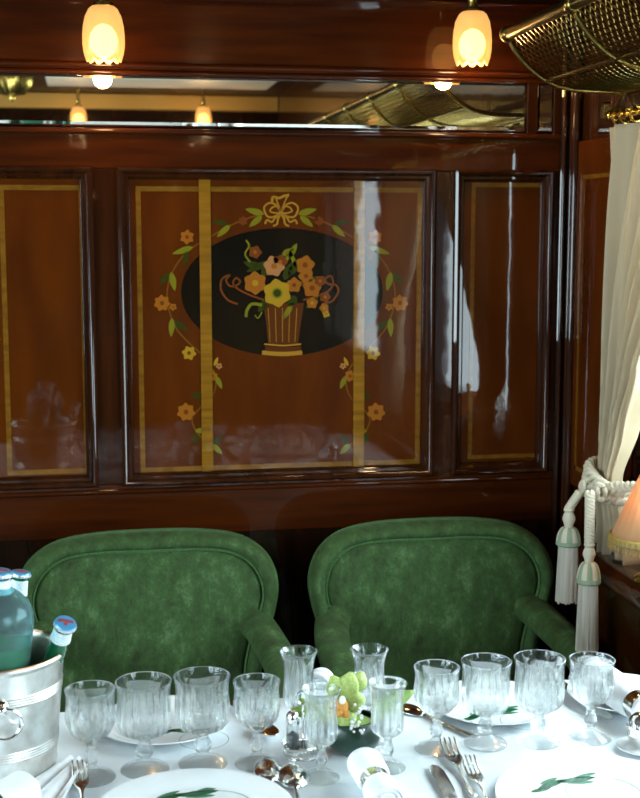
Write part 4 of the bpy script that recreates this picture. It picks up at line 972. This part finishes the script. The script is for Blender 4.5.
def spoon(label, tip_px, tail_px, W=.036, LB=.055, L=.17, face_up=True):
    p0, d, s, _ = frame_along(onZ(*tip_px, ZT), onZ(*tail_px, ZT)); root = thing('spoon', label, 'spoon', (p0.x, p0.y, ZT)); root['group'] = 'silver spoons'
    def P(a, x, h): q = p0+d*a+s*x; return (q.x, q.y, ZT+h)
    b = MB(); sg = 1 if face_up else -1
    def fn(u, v):
        a = v*LB; w = W/2*math.sqrt(max(0, 1-((v-.47)/.53)**2 if v > .47 else 1-((.47-v)/.47)**2)); w = max(w, .0025 if v > .5 else .0002)
        x = (u*2-1); dep = (1-x*x)*math.sqrt(max(0, 1-(2*v-1)**2))*W*.22
        return P(a, x*w, (.0105-dep if face_up else .0015+dep+.0))
    b.grid(fn, 14, 22); o = b.build('spoon_bowl', 'silver', root, angle=80); o.modifiers.new('t','SOLIDIFY').thickness = .0012
    b = MB(); pts = [(LB-.003,.0026),(LB+.015,.0024),(LB+.04,.0026),(L-.02,.0055),(L-.004,.006),(L,.003)]
    h = lambda a: lerp(.0100 if face_up else .003, .004, min(1, (a-LB)/.08)) if a > LB-.01 else .010
    vs = [P(a, (kx/4-1)*w, h(a)+.0012*(1-(kx/4-1)**2)) for a, w in pts for kx in range(9)]
    b.add(vs, [(i*9+k, i*9+k+1, (i+1)*9+k+1, (i+1)*9+k) for i in range(len(pts)-1) for k in range(8)]); o = b.build('handle', 'silver', root, angle=60); o.modifiers.new('t','SOLIDIFY').thickness = .0018
    return root
spoon('silver spoon lying face down before the cruet stand, left of the other spoon', (266,761), (290,880), W=.042, LB=.072, face_up=False)
spoon('silver spoon lying face down before the cruet stand, right of the other spoon', (291,766), (314,880), W=.047, LB=.075, face_up=False)
spoon('silver spoon behind the wine glass left of the cruet', (274,742), (244,716), W=.030)
spoon('silver spoon behind the first wine glass of the right row', (400,706), (448,727), W=.034, face_up=False)
def knife(label, tip_px, tail_px, L=.20, W=.017, handle_first=False):
    p0, d, s, _ = frame_along(onZ(*tip_px, ZT), onZ(*tail_px, ZT)); root = thing('knife', label, 'knife', (p0.x, p0.y, ZT)); root['group'] = 'silver table knives'
    def P(a, x, h): q = p0+d*a+s*x; return (q.x, q.y, ZT+h)
    b = MB(); pts = [(0,.0,.10),(.004,-.25,.35),(.02,-.45,.5),(.06,-.5,.5),(.10,-.45,.4),(.105,-.2,.2)]
    vs = [P(a, W*w, h) for a, w0, w1 in pts for (w, h) in ((w0,.0045),(w1,.0050),(w1,.0030),(w0,.0038))]
    b.add(vs, [(i*4+k, i*4+(k+1) % 4, (i+1)*4+(k+1) % 4, (i+1)*4+k) for i in range(len(pts)-1) for k in range(4)]+[(0,1,2,3),tuple(range(len(pts)*4-1,len(pts)*4-5,-1))]); b.build('blade', 'silver', root, angle=30)
    MB().tube([P(a,0,.0055) for a in (.100,.11,.14,.175,L-.006,L)], lambda t: .0045+.003*sin(pi*min(t*1.1,.9)), 12, flat=(.7,1.1)).build('handle', 'silver', root)
    return root
knife('silver knife left of the two forks', (434,768), (478,850), W=.020)
knife('silver knife lying behind the right end wine glass', (610,722), (566,690), W=.022)
# silver salt pot at the right edge
sp = onZ(642, 748, ZT); pot = thing('sugar_caster', 'small round silver pot with domed lid at the right edge of the table', 'pot', (sp.x, sp.y, ZT+.0045))
MB().lathe([(.0003,0),(.014,0),(.016,.004),(.020,.010),(.022,.018),(.0215,.024),(.0225,.026),(.0225,.029),(.019,.031)], 40).build('pot_body', 'silver', pot, world=False)
MB().lathe([(.0215,.029),(.020,.034),(.017,.040),(.011,.045),(.004,.047),(.003,.050),(.0045,.053),(.002,.056),(.0003,.056)], 40, fn=lambda r,z,a,i: r*(1+.03*cos(12*a))).build('lid', 'silver', pot, world=False)
s2 = thing('saucer', 'small white saucer below the silver pot at the right edge', 'saucer', (sp.x-.002, sp.y-.006, ZT))
MB().lathe([(.0003,0),(.022,0),(.030,.002),(.036,.0055),(.0358,.0065),(.029,.004),(.022,.0035),(.0003,.0035)], 48).build('dish', 'china', s2, world=False)
